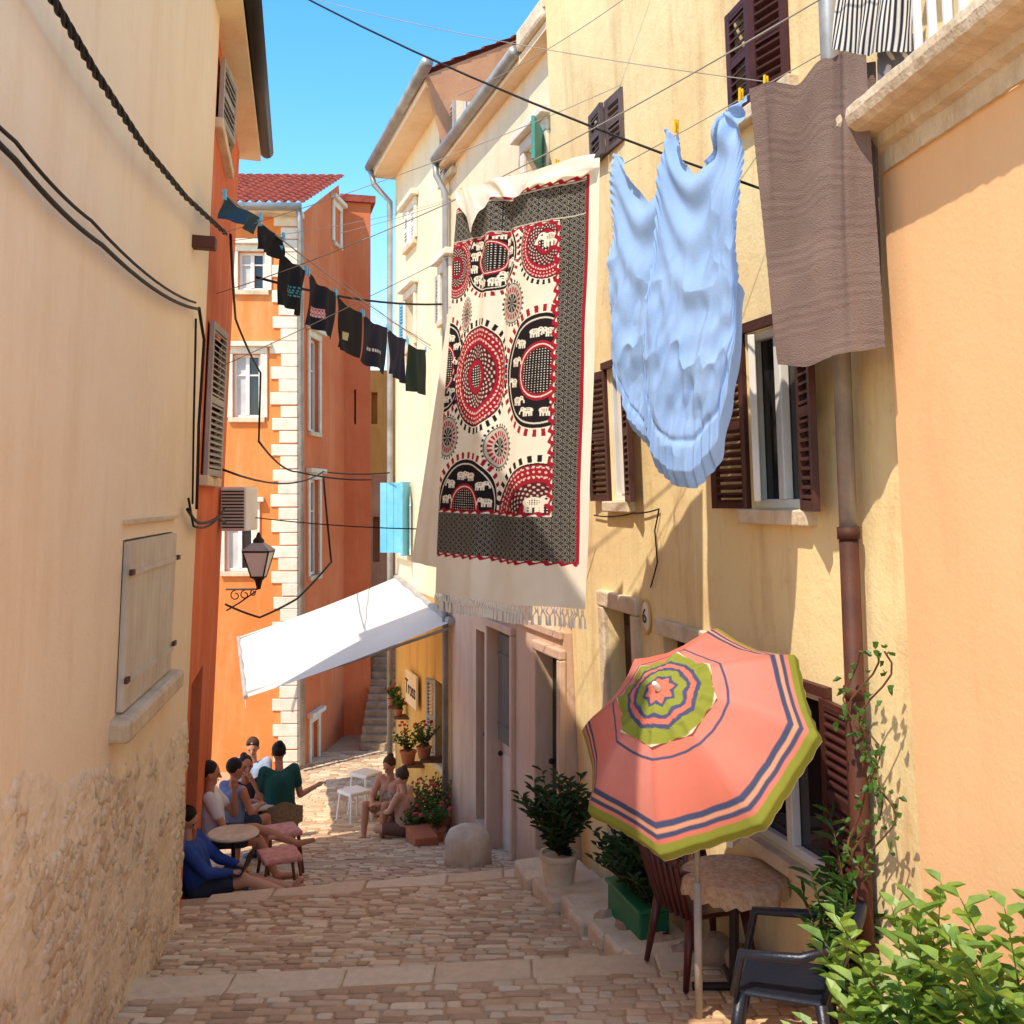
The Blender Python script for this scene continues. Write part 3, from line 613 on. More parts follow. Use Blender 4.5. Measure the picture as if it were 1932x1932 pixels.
# blue sheet
bs=thing('fitted_sheet','light blue fitted sheet with gathered elastic hem on the line','bed sheet',W(1290,250,5.4))
def drape(pg,dips,hem):
    def f(u,v):
        px,py=PXY; n=.11*np.sin(np.pi*u)*(.15+v*(1.2-v))
        for (x0,y0,k) in pg:
            dx=px-x0; dy=py-y0; r=np.hypot(dx,dy)+1; th=np.arctan2(dx,dy)
            n=n+.024*np.sin(k*th+x0)*np.exp(-(r/190)**1.3)*np.clip(r/45,0,1)
        for (x0,y0,wd,dp) in dips:
            s=py-(y0-dp*((px-x0)/wd)**2); m=np.exp(-((px-x0)/(wd*1.0))**4)*(s>-30)
            n=n+.030*np.sin(s/15.+.6*np.sin(px/40.))*np.exp(-np.clip(s,0,999)/130)*m
        nz=vn_(px/100+py*.0015,py/330,2.2,int(x0)%50,3)-.5
        n=n+.030*(1-np.abs(nz)*7).clip(-1,1)*np.clip((v-.15)*2,0,1)*np.clip((.99-v)*5,0,1)
        n=n+.012*np.sin((px-py*.12)/15.+2*np.sin(py/120.))*np.clip((v-.25)*1.6,0,1)*np.clip((.97-v)*5,0,1)
        n=n+.009*np.sin(u*95+4*np.sin(v*5))*np.clip((v-hem+.12)*5,0,1)-.016*np.exp(-((v-hem)/.012)**2)*np.clip(np.sin(np.pi*u)*2,0,1)+.006*np.sin(v*120+u*20)*np.exp(-(np.minimum(u,1-u)/.05)**2)-.06*np.clip((v-.95)*18,0,1)
        return n
    return f
P,_,_=cloth([(1148,286,0),(1166,294,.12),(1184,338,.28),(1214,378,.5),(1246,340,.74),(1258,290,.86),(1272,244,1)],[(1144,600,0),(1156,735,.2),(1185,815,.4),(1222,850,.65),(1240,845,.8),(1258,700,1)],LP,.003,180,260,1.2,n0=-.04,seed=11,hump=drape([(1152,290,9),(1272,244,8)],[(1213,392,62,110)],.9)); grid_obj('left_fold',bs,P,M['bluec'])
P,_,_=cloth([(1266,244,0),(1284,275,.12),(1325,335,.42),(1352,290,.60),(1364,222,.72),(1392,200,.88),(1417,184,1)],[(1226,700,0),(1230,830,.12),(1248,890,.3),(1285,918,.5),(1320,922,.62),(1362,880,.8),(1390,740,.92),(1408,540,1)],LP,.003,260,320,1.2,n0=.05,seed=12,hump=drape([(1272,244,8),(1370,212,8),(1415,188,8)],[(1322,350,60,120)],.86)); grid_obj('right_fold',bs,P,M['bluec'])
# towel
tw=thing('bath_towel','grey brown ribbed bath towel folded over the line','towel',W(1540,150,4.8))
rib=lambda u,v:.0011*np.sin(v*190+3*np.sin(u*4)+1.5*np.sin(u*11+v*5))*(np.sin(v*31+u*3)>-.3)+.04*np.exp(-((u-.3+.3*v)/.08)**2)*(1-v)-.03*np.exp(-((u-.65+.1*v)/.07)**2)*(1-v*.8)+.05*np.exp(-((u-.85+.1*v)/.06)**2)*(1-v*.4)
P,_,_=cloth([(1420,170),(1450,158),(1510,165),(1560,112),(1600,105),(1642,108)],[(1468,688),(1530,694),(1600,668),(1674,655)],LP,.02,120,300,1.3,n0=.03,seed=21,hump=rib); grid_obj('front',tw,P,M['towel'])
P,_,_=cloth([(1420,172),(1642,110)],[(1462,660),(1655,628)],LP,.012,40,60,1.3,n0=-.05,seed=22); grid_obj('back_layer',tw,P,M['towel'])
sr=thing('striped_cloth','black and white striped cloth hanging from the balcony railing','cloth',W(1650,40,4.5))
P,uu,vv=cloth([(1590,-60),(1660,-60),(1735,-60)],[(1574,98),(1640,106),(1722,96)],LP,.02,120,60,3,n0=.02,seed=31)
C=np.where(((uu*20)%1>.5)[...,None],np.array(S(50,46,58)[:3]),np.array(S(232,226,216)[:3])); grid_obj('fabric',sr,P,M['vc'],C)
sr=thing('patterned_cloth','grey floral cloth hanging below the striped cloth','cloth',W(1690,120,4.5))
P,uu,vv=cloth([(1650,60),(1725,60)],[(1655,180),(1722,172)],LP,.015,60,60,2,n0=-.03,seed=32)
C=np.where(((np.sin(uu*16+np.sin(vv*9)*2)*np.sin(vv*14))>.35)[...,None],np.array(S(210,200,190)[:3]),np.array(S(110,104,112)[:3])); grid_obj('fabric',sr,P,M['vc'],C)
# dark laundry
L2P=Fac(-2.05,7.4,-1.22,14.2,0,0)
line('clothesline','rope clothesline across the alley with dark clothes','rope',W(418,362,7.3),W(812,652,14.4),.05,.006,'rope')
items=[((424,368),(492,410),(418,412),(484,442),'pair of dark blue shorts',S(46,78,100)),((490,418),(535,448),(480,470),(530,490),'crumpled black shorts',S(34,32,38)),((530,473),(577,510),(522,575),(572,596),'black t-shirt with teal print',S(26,28,36)),((582,514),(632,552),(577,612),(626,640),'navy t-shirt with red and white print',S(30,32,46)),((634,556),(682,590),(628,655),(678,676),'black t-shirt with pale print',S(26,26,34)),((686,592),(730,618),(680,680),(724,708),'navy t-shirt with small white lettering',S(30,32,50)),((732,620),(768,640),(728,705),(764,724),'dark navy t-shirt',S(28,32,54)),((770,645),(803,660),(766,738),(804,746),'dark green t-shirt',S(34,50,44))]
pr=[None,None,S(80,170,180),S(220,200,200),S(190,190,150),S(210,210,215),None,None]
for i,(a,b,c,d,lb,cc) in enumerate(items):
    t=thing('hanging_garment',lb+' pegged on the line','clothing',W(a[0],a[1],9),group='dark clothes drying on a line')
    P,uu,vv=cloth([a,((a[0]+b[0])/2,(a[1]+b[1])/2+6),b],[c,((c[0]+d[0])/2,(c[1]+d[1])/2-2),d],L2P,.03,60,60,1.5,seed=40+i)
    C=np.empty(uu.shape+(3,)); C[:]=cc[:3]
    if pr[i] is not None:
        m=(np.abs(uu-.5)<.15)&(np.abs(vv-.6)<.14)&(((vv*16)%1)<.5)&(np.sin(uu*90+np.floor(vv*16)*2)>-.2)
        if i==5: m=(np.abs(uu-.55)<.2)&(np.abs(vv-.6)<.03)&(np.sin(uu*110)>-.4)
        if i==3: m=(np.abs(uu-.45)<.14)&(np.abs(vv-.62)<.10)
        if i==4: m=(np.abs(uu-.5)<.10)&(np.abs(vv-.65)<.08)
        C[m]=pr[i][:3]
        if i==3: m2=m&(np.sin(uu*120)*np.sin(vv*70)>.0); C[m2]=S(190,50,50)[:3]
    grid_obj('fabric',t,P,M['vc'],C)
    for k in (0,1):
        p=a if k==0 else b; u,v=L2P.pix(p[0],p[1]); 
        pg=MB(); pg.gbox(L2P.w(u,v),L2P.U,L2P.V,L2P.N,-.01,.01,-.035,.04,-.012,.012); o=pg.o('clothes_peg',None,M['blue']); o['label']='blue clothes peg on the rope'; o['category']='clothes peg'; o['group']='pegs on the far rope'
# wires
def cable(lb,pts,r=.012,mat='black'):
    pts=[Vector(p) for p in pts]; t=thing('electric_cable',lb,'cable',pts[0],group='black electric cables over the alley'); P=[]
    for a,b in zip(pts[:-1],pts[1:]): P+=sag(a,b,.02*(b-a).length,10)[:-1]
    P.append(pts[-1]); MB().tube(P,r,7).o('cable_strand',t,M[mat],smooth=True)
def onf(f,px,py,n=.05): u,v=f.pix(px,py); return f.w(u,v,n)
cable('black wire stretched diagonally across the alley',[onf(fL1,430,-80),fP.w(-.05,1.27,.02)],.007)
L=lambda *pts:[onf(fL1,*p) for p in pts]
t=thing('electric_cable','thick twisted black cable along the plastered wall','cable',W(50,0,4),group='black electric cables over the alley')
pts=L((10,-60,.1),(130,130,.1),(230,270,.1),(320,370,.1),(398,440,.12)); pa=[]
for a,b in zip(pts[:-1],pts[1:]): pa+=[a.lerp(b,k/30) for k in range(30)]
for ph in (0,2.1,4.2): MB().tube([p+(V3(0,0,1)*math.cos(i*.6+ph)+fL1.N*math.sin(i*.6+ph))*.011 for i,p in enumerate(pa)],.009,6).o('cable_strand',t,M['black'],smooth=True)
cable('black cable drooping along the wall',L((-160,100),(0,265),(150,415),(355,570)),.008); cable('black cable drooping along the wall',L((-160,120),(0,300),(170,460),(360,582)),.011)
cable('black cable running down the wall',L((362,580),(372,640),(362,800),(358,960)),.012); cable('black cable running down the wall',L((350,950),(352,800),(356,600)),.008)
cable('black cable hanging from the bracket',[onf(fL1,398,440,.15),onf(fL2,425,600,.1),onf(fL2,442,700,.3),onf(fL2,440,830,.3)],.012)
cable('black service wire to the far house',[onf(fL2,440,830,.3),W(560,890,17),W(700,905,19)],.014)
cable('black service wire to the far house',[onf(fL2,400,885,.1),W(610,890,18),W(735,892,17)],.012)
cable('black wire from wall bracket to facade',[onf(fL2,425,518,.3),W(833,574,14)],.014)
cable('black wire above the street lamp',[onf(fL2,420,970,.1),onf(fR1,1130,990,.1)],.006)
cable('black wire coils on the wall',L((340,960),(360,985),(400,975),(415,985)),.012); cable('black wire coils on the wall',L((342,940),(352,992),(385,990),(412,960)),.009)
cable('black cable looping on orange facade',[W(425,1140,18),W(490,1165,18.5),W(560,1130,18.9),W(625,1060,19.5),W(610,900,18.6)],.02)
cable('thin cable on yellow wall',[onf(fR1,*q) for q in ((1125,972,.02),(1200,968,.03),(1248,960,.02),(1240,1000,.02),(1245,1060,.02),(1232,1108,.02))],.006)
for a,b in (((W(418,440,7.9)),onf(fR1,1185,160)),(W(420,690,8.5),onf(fR1,1570,100)),(W(640,0+440,12),onf(fR2,1060,300)),(W(430,455,8.2),W(850,375,14)),(W(560,450,12),W(815,660,14.2)),(W(600,0,9),onf(fR1,1500,160)),(onf(fR1,1230,-30),onf(fR1,1040,190,.9)),(W(470,425,9),W(800,640,14.3))):
    line('clothesline','thin pale washing line crossing the alley','rope',a,b,.06,.003,'rope','empty washing lines')
# lantern
lt=thing('wall_lantern','white framed street lantern on a scrolled iron bracket','street lamp',W(487,1100,10.8)); c=W(488,1058,10.8)
def fr(z0,z1,r0,r1):
    q0=[c+V3(r0*math.cos(math.pi/4+k*math.pi/2),r0*math.sin(math.pi/4+k*math.pi/2),z0) for k in range(4)]; q1=[c+V3(r1*math.cos(math.pi/4+k*math.pi/2),r1*math.sin(math.pi/4+k*math.pi/2),z1) for k in range(4)]
    return q0,q1
mb=MB(); q0,q1=fr(-.17,.10,.09,.19)
for k in range(4): mb.tube([q0[k],q1[k]],.009,6); mb.tube([q1[k],q1[(k+1)%4]],.011,6); mb.tube([q0[k],q0[(k+1)%4]],.011,6)
mb.o('lamp_frame',lt,M['dark'])
mb=MB(); mb.add(q0+q1,[(k,(k+1)%4,4+(k+1)%4,4+k) for k in range(4)]); mb.o('lamp_glass',lt,M['white'])
mb=MB(); q0,q1=fr(.11,.19,.21,.08); mb.add(q0+q1,[(k,(k+1)%4,4+(k+1)%4,4+k) for k in range(4)]+[(0,1,2,3),(4,5,6,7)]); mb.o('lamp_cap',lt,M['greysh'])
MB().lathe(c,[(.06,.185),(.06,.22),(.03,.25),(.012,.3)],10).o('finial',lt,M['dark']); MB().lathe(c,[(.08,-.17),(.04,-.21),(.02,-.3)],10).o('lamp_foot',lt,M['dark'])
mb=MB(); e1=onf(fL2,424,1112,.02); mb.tube([e1,c+V3(-.02,0,-.3)],.012,6)
for s,rr in ((.3,.07),(.6,.06),(.85,.04)):
    cc=e1.lerp(c+V3(0,0,-.3),s); mb.tube([cc+V3(rr*math.cos(t)*(1-t/12),0,-rr+rr*math.sin(t)*(1-t/12)) for t in np.linspace(1.5,8,18)],.007,5)
mb.tube([e1-Z*.25,e1+V3(.15,0,-.16),e1+V3(.35,0,-.02)],.01,6); mb.o('bracket',lt,M['dark'])
ac=thing('air_conditioner','beige wall mounted air conditioner unit with fan grille','air conditioner',W(452,960,11)); mb=MB(); cc=W(452,960,10.9); mb.box(cc,.27,.5,.46); mb.o('casing',ac,M['white'],bev=.02)
mb=MB()
for i in range(12): mb.box(cc+V3(0,-.262,-.19+.034*i),.23,.012,.014)
mb.o('grille',ac,M['dark'])
# ---------- umbrella
a=V3(-.50,-.55,.67).normalized(); Cc=W(1304,1383,5.45); R=.69; H=.39
e1=V3(.79,0,.61); e1=(e1-a*e1.dot(a)).normalized(); e2=a.cross(e1)
um=thing('parasol','coral striped beach parasol with green edge tilted on a pole','parasol',V3(1.05,5.75,gz(1.05,5.75)))
def canopy(R,H,off,ncol,nr=70,val=True):
    nt_=8*12; P=np.zeros((nr,nt_+1,3)); C=np.zeros((nr,nt_+1,3))
    for i in range(nr):
        rr=i/(nr-1)*(1.0 if not val else 1.075)
        for k in range(nt_+1):
            th=2*math.pi*k/nt_; f=(th%(math.pi/4))/(math.pi/4); kk=math.cos(math.pi/8)/math.cos((f-.5)*math.pi/4); r=min(rr,1.)
            sagv=.06*math.sin(math.pi*f)*r*R
            p=Cc+(e1*math.cos(th)+e2*math.sin(th))*(R*r*(1+(kk-1)*r)*(1-.04*math.sin(math.pi*f)*r))+a*(H*(1-r**1.9)-sagv+off)
            p=p+a*.004*math.sin(th*24+r*9)*r
            if rr>1: p=p-a*(rr-1)*R*1.1+(e1*math.cos(th)+e2*math.sin(th))*((rr-1)*R*.1+.006*math.sin(th*40)*(rr-1)*11)
            P[i,k]=p; C[i,k]=ncol(rr,k)
    return P,C
cor=np.array(S(238,128,102)[:3]); cor2=np.array(S(240,150,134)[:3]); nav=np.array(S(80,88,120)[:3]); grn=np.array(S(156,160,62)[:3]); pal=np.array(S(244,172,136)[:3]); crm=np.array(S(240,232,200)[:3]); gor=[random.uniform(0,1) for _ in range(9)]
def c1(r,k):
    if .47<r<.495: return nav
    if .84<r<.87: return nav
    if .87<=r<.895: return pal
    if .895<=r<.925: return nav
    if r>=.955: return grn if r<1.068 else crm
    g_=gor[k//12]; return (cor*(1-g_)+cor2*g_)*(.88 if k%12==0 else 1)
def c2(r,k):
    r=r+.09*(abs((k%12)/12-.5)*2-.5)
    for lo,c_ in ((1.0,crm),(.74,grn),(.66,nav),(.56,cor),(.48,nav),(.32,grn),(.25,nav),(-1,cor)):
        if r>lo: return c_
    return cor
P,C=canopy(R,H,0,c1,120); grid_obj('canopy',um,P,M['vcu'],C)
P,C=canopy(R*.42,H*.2,H*.8+.02,c2,60,False)
for k in range(P.shape[1]): P[-14:,k]+=np.array(a)*.008*math.sin(k*2*math.pi/6)
grid_obj('vent_cap',um,P,M['vcu'],C)
mb=MB(); ap=Cc+a*(H+.03); bp=V3(1.05,5.75,gz(1.05,5.75)); jt=Cc-a*.06
mb.tube([bp,bp.lerp(jt,.5)],.022,12); mb.tube([bp.lerp(jt,.5),jt,ap],.015,12); mb.o('pole',um,M['greysh'],smooth=True)
MB().cap(ap,ap+a*.04,.018,.014).o('finial',um,M['white'],smooth=True)
mb=MB()
for k in range(8):
    th=k*math.pi/4; mb.tube([Cc+(e1*math.cos(th)+e2*math.sin(th))*(R*r)+a*(H*(1-r**1.9)-.014) for r in (0.02,.25,.5,.75,.99)],.004,5)
mb.o('rib',um,M['white'])
# ---------- furniture
def chair(label,loc,yaw,mat,grp=None):
    t=thing('plastic_chair',label,'chair',loc,yaw,grp); z=.43
    mb=MB(); mb.gbox(V3(0,0,z),X,Y,Z,-.22,.22,-.2,.22,-.015,.015); mb.o('seat',t,mat,local=True,bev=.02)
    mb=MB(); n=9
    for i in range(n):
        aa=math.pi*(.15+.7*i/(n-1)); x=.25*math.cos(aa); y=-.2-.07*math.sin(aa); mb.tube([V3(x*.9,y+.03,z),V3(x,y-.04,z+.22),V3(x*1.05,y-.09,z+.4)],[.018,.02,.018],6)
    mb.tube([V3(.25*1.08*math.cos(math.pi*t_),-.29-.08*math.sin(math.pi*t_)+.0,z+.42-.05*abs(math.cos(math.pi*t_))) for t_ in np.linspace(.05,.95,11)],.028,8); mb.o('backrest',t,mat,local=True,smooth=True)
    for s in (-1,1):
        MB().tube([V3(s*.25,-.27,z+.3),V3(s*.28,-.1,z+.24),V3(s*.28,.18,z+.22),V3(s*.25,.22,z)],[.022,.026,.026,.02],8).o('armrest',t,mat,local=True,smooth=True)
        for yy in (-.2,.2): MB().tube([V3(s*.2,yy*.95,z),V3(s*.25,yy*1.25,0)],[.032,.018],8).o('leg',t,mat,local=True,smooth=True)
    return t
mr=pmat('burgundy_plastic',S(92,38,36),rough=.35,spec=.5); mblu=pmat('dark_blue_plastic',S(30,34,46),rough=.35,spec=.5)
def gp(px,py,d): 
    p=W(px,py,d); return V3(p.x,p.y,gz(p.x,p.y))
chair('burgundy plastic armchair pulled up to the round table',gp(1322,1800,6.45),math.radians(-70),mr)
chair('burgundy plastic armchair behind the round table',gp(1375,1750,6.95),math.radians(170),mr)
chair('dark blue plastic armchair beside the foliage',gp(1480,1900,5.2),math.radians(70),mblu)
tl=thing('round_table','round garden table covered with a stained lace tablecloth','table',gp(1385,1760,6.15)); tz=MW[tl].translation
lace=pmat('lace_tablecloth',S(214,186,150),S(176,140,110),sc_=30,rough=.95)
mb=MB(); mb.lathe(tz,[(.02,.0),(.03,.0)],8); mb.tube([tz,tz+Z*.68],.03,8); mb.tube([tz+V3(-.25,0,0.02),tz+V3(.25,0,.02)],.025); mb.tube([tz+V3(0,-.25,0.02),tz+V3(0,.25,.02)],.025); mb.o('pedestal',tl,M['dark'])
mb=MB(); n=72; vs=[];fs=[]; pf=[(.0,.71),(.2,.71),(.295,.71),(.312,.70),(.316,.65),(.318,.60)]
for j,(r,z) in enumerate(pf):
    for k in range(n):
        aa=6.283*k/n; wv=(max(0,j-2)/3)*.012; vs.append(tz+V3((r+wv*math.sin(aa*12))*math.cos(aa),(r+wv*math.sin(aa*12))*math.sin(aa),z+(.012*math.sin(aa*24) if j==5 else 0)))
for j in range(len(pf)-1):
    for k in range(n): fs.append((j*n+k,j*n+(k+1)%n,(j+1)*n+(k+1)%n,(j+1)*n+k))
mb.add(vs,fs); mb.o('tablecloth',tl,lace,smooth=True)
pc=pmat('pink_cushion',S(224,166,146),S(200,124,112),sc_=20)
def stool(label,loc,grp,cush=True,r=.19,h=.42):
    t=thing('cafe_stool',label,'stool',loc,random.uniform(0,1),grp); m=pc if cush else M['white']
    MB().gbox(V3(0,0,h),X,Y,Z,-r,r,-r,r,-.0,.06).o('seat',t,m,local=True,bev=.025)
    for sx in (-1,1):
        for sy in (-1,1): MB().tube([V3(sx*r*.8,sy*r*.8,h),V3(sx*r,sy*r,0)],.015,6).o('leg',t,M['wood'] if cush else M['white'],local=True)
stool('low stool with pink woven cushion on the cobbles',gp(530,1590,10.9),'cafe stools'); stool('low stool with pink woven cushion on the cobbles',gp(527,1650,9.9),'cafe stools',h=.3)
stool('small white stool beside flower pots',gp(668,1500,15.6),'white stools',False); stool('small white stool beside flower pots',gp(690,1490,16),'white stools',False,h=.6)
tb=thing('cafe_table','small round marble cafe table among seated people','table',gp(440,1620,10.0)); tz=MW[tb].translation
MB().lathe(tz,[(.0,.53),(.24,.53),(.25,.545),(.24,.56),(0,.56)],32).o('tabletop',tb,M['stone'],smooth=False)
MB().lathe(tz,[(.16,0),(.15,.02),(.02,.05),(.02,.52),(.08,.53)],16).o('pedestal',tb,M['dark'],smooth=True)
tb=thing('cafe_table','small round marble cafe table among seated people','table',gp(483,1540,12.2)); tz=MW[tb].translation
MB().lathe(tz,[(.0,.6),(.22,.6),(.23,.615),(.22,.63),(0,.63)],32).o('tabletop',tb,M['stone']); MB().lathe(tz,[(.16,0),(.15,.02),(.02,.05),(.02,.59),(.08,.6)],16).o('pedestal',tb,M['dark'],smooth=True)
t=thing('wicker_armchair','small wicker armchair occupied at the cafe','chair',gp(530,1520,12.35),math.radians(20)); wk=pmat('wicker',S(176,146,108),S(136,108,76),sc_=30,bump=.8,bsc=80)
MB().gbox(V3(0,0,.42),X,Y,Z,-.2,.2,-.18,.2,-.03,.03).o('seat',t,wk,local=True,bev=.02)
P=np.zeros((8,14,3))
for j in range(8):
    for i in range(14):
        aa=math.pi*(.05+.9*i/13); P[j,i]=(.24*math.cos(aa),-.14-.12*math.sin(aa)-.03*j/7,.42+(.30-.10*abs(math.cos(aa)))*j/7)
grid_obj('backrest',t,P,wk,local=True)
for sx in (-1,1):
    for sy in (-1,1): MB().tube([V3(sx*.17,sy*.15,.42),V3(sx*.19,sy*.17,0)],.014,6).o('leg',t,M['wood'],local=True)
# ---------- plants
def leaf(mb,p,d,up,L,w):
    d=d.normalized(); s=d.cross(up); s=s.normalized() if s.length>1e-3 else X; nn=s.cross(d)
    mb.add([p,p+d*L*.35+s*w+nn*.012,p+d*L*.75+s*w*.75-nn*.0,p+d*L-nn*L*.15,p+d*L*.75-s*w*.75,p+d*L*.35-s*w+nn*.012,p+d*L*.5-nn*.01],[(0,1,6),(1,2,6),(2,3,6),(3,4,6),(4,5,6),(5,0,6)])
def plant(name,label,base,nstem,h,spread,L,w,mat,pot=None,per=14,cat='plant',lean=V3(0,0,0),stemr=.006,h0=.25,grp=None):
    t=thing(name,label,cat,base,group=grp); st=MB(); lf=MB(); top=base.copy()
    if pot:
        pr_,ph,pm=pot; MB().lathe(base,[(pr_*.72,0),(pr_*.95,ph*.85),(pr_*1.05,ph*.86),(pr_*1.05,ph),(pr_*.9,ph),(pr_*.85,ph*.9),(0.01,ph*.9)],24).o('pot',t,pm,smooth=False); top=base+Z*ph*.9
    for i in range(nstem):
        an=random.uniform(0,6.283); sp=spread*math.sqrt(random.random()); hh=h*random.uniform(.55,1)*(1-.35*(sp/spread)**2)
        e=V3(math.cos(an)*sp,math.sin(an)*sp,hh)+lean*hh; m=V3(e.x*.35,e.y*.35,hh*.6)+V3(random.uniform(-.05,.05),random.uniform(-.05,.05),0)*h
        path=[top+V3(0,0,0)+ (m*2*t_*(1-t_)+e*t_*t_) for t_ in np.linspace(0,1,7)]
        st.tube(path,[stemr*(1.3-.9*k/6) for k in range(7)],5)
        for k in range(per):
            t_=h0+(1-h0)*k/(per-1); p=top+(m*2*t_*(1-t_)+e*t_*t_); aa=k*2.4+random.uniform(-.4,.4); dd=V3(math.cos(aa),math.sin(aa),random.uniform(.0,.7)+t_*.5)
            leaf(lf,p,dd,Z,L*random.uniform(.6,1.15),w*random.uniform(.8,1.15))
    st.o('stem',t,M['wood'] if mat!='leafl' else M['leaf']); lf.o('foliage',t,M[mat],recalc=False,smooth=False); return t
plant('leafy_shrub','bright green glossy leaved shrub in front of the peach wall',V3(1.42,3.45,-2.15),28,.9,.40,.095,.025,'leafl',per=15,stemr=.004,h0=.4)
plant('leafy_shrub','bright green glossy leaved shrub in front of the peach wall',V3(1.66,3.2,-2.1),30,1.0,.40,.095,.025,'leafl',per=15,stemr=.004,h0=.4)
plant('leafy_shrub','light green shrub against the peach wall',V3(1.24,3.6,-2.4),24,.74,.24,.085,.022,'leafl',per=15,stemr=.004,h0=.4)
plant('oleander_bush','slender leaved dark green bush below the window',gp(1610,1800,5.3),30,1.35,.26,.13,.012,'leaf',per=26)
plant('potted_shrub','dark green shrub in a pale pot by the door',gp(1055,1690,8.6)+Z*.1,46,.76,.34,.11,.024,'leafd',pot=(.16,.3,M['stone']),per=18,h0=.02)
pb=thing('green_planter_box','long green plastic planter box','planter',gp(1205,1730,7.4)); c_=MW[pb].translation
mb=MB(); mb.gbox(c_+Z*.1,fR1.U,fR1.N,Z,-.32,.32,-.1,.12,0,.24); mb.gbox(c_+Z*.1,fR1.U,fR1.N,Z,-.34,.34,-.12,.14,.241,.27); mb.o('box',pb,pmat('green_plastic',S(46,122,80),rough=.4),bev=.012)
for k in range(4): plant('potted_shrub','bushy dark green plant growing in the planter box',c_+fR1.U*(-.24+.16*k)+Z*.34,22,.52,.3,.085,.02,'leafd',per=18,h0=.05,grp='plants in the planter box')
for px,py,d,s in ((800,1560,13.5,.3),(780,1585,13.2,.25),(825,1575,13.0,.3),(800,1430,14.6,.3),(712,1500,15.8,.2),(730,1470,16.2,.25),(752,1350,16.7,.2),(818,1520,13.9,.45),(835,1480,14,.4),(790,1480,14.8,.4),(770,1440,15.6,.35),(740,1330,17.2,.2)):
    b=W(px,py,d); gg=gz(b.x,b.y)
    if py>1450: b.z=gg
    t=plant('flower_pot','terracotta pot with leafy plant and red flowers',b,14,s*1.3,s*.7,.07,.018,'leaf',pot=(s*.36,s*.55,M['terra']),per=12,h0=.1,grp='flower pots along the wall')
    for k in range(5):
        q=b+V3(random.gauss(0,s*.3),random.gauss(0,s*.3),s*(1.1+random.random()*.6)); MB().sph(q,.03,.03,.022,7,5).o('flower',t,M['flower'])
    if py<1450:
        MB().box(b+V3(.1,0,-.02),.3,.3,.03).o('shelf',t,M['wood'])
pb=thing('wooden_planter','low wooden trough with flowers on the cobbles','planter',gp(795,1590,12.9)); c_=MW[pb].translation; MB().gbox(c_,fR2.U,fR2.N,Z,-.25,.3,-.15,.15,0,.16).o('trough',pb,M['terra'],bev=.01)
vn=thing('climbing_vine','thin climbing vine growing up the brown downpipe','vine',onf(fR1,1700,1640,.1)); st=MB(); lf=MB()
for s_ in range(3):
    pts=[onf(fR1,1700-30*math.sin(k*.5+s_)-k*.5+s_*12,1640-k*22,.2+.03*math.sin(k)) for k in range(20)]
    st.tube(pts,.005,5)
    for p in pts:
        for q in range(2): leaf(lf,p+V3(random.uniform(-.04,.04),random.uniform(-.04,.04),random.uniform(-.06,.06)),V3(random.uniform(-1,1),random.uniform(-1,.2),random.uniform(-.8,.5)),Z,random.uniform(.03,.055),.014)
st.o('stem',vn,M['wood']); lf.o('foliage',vn,M['leaf'],recalc=False)
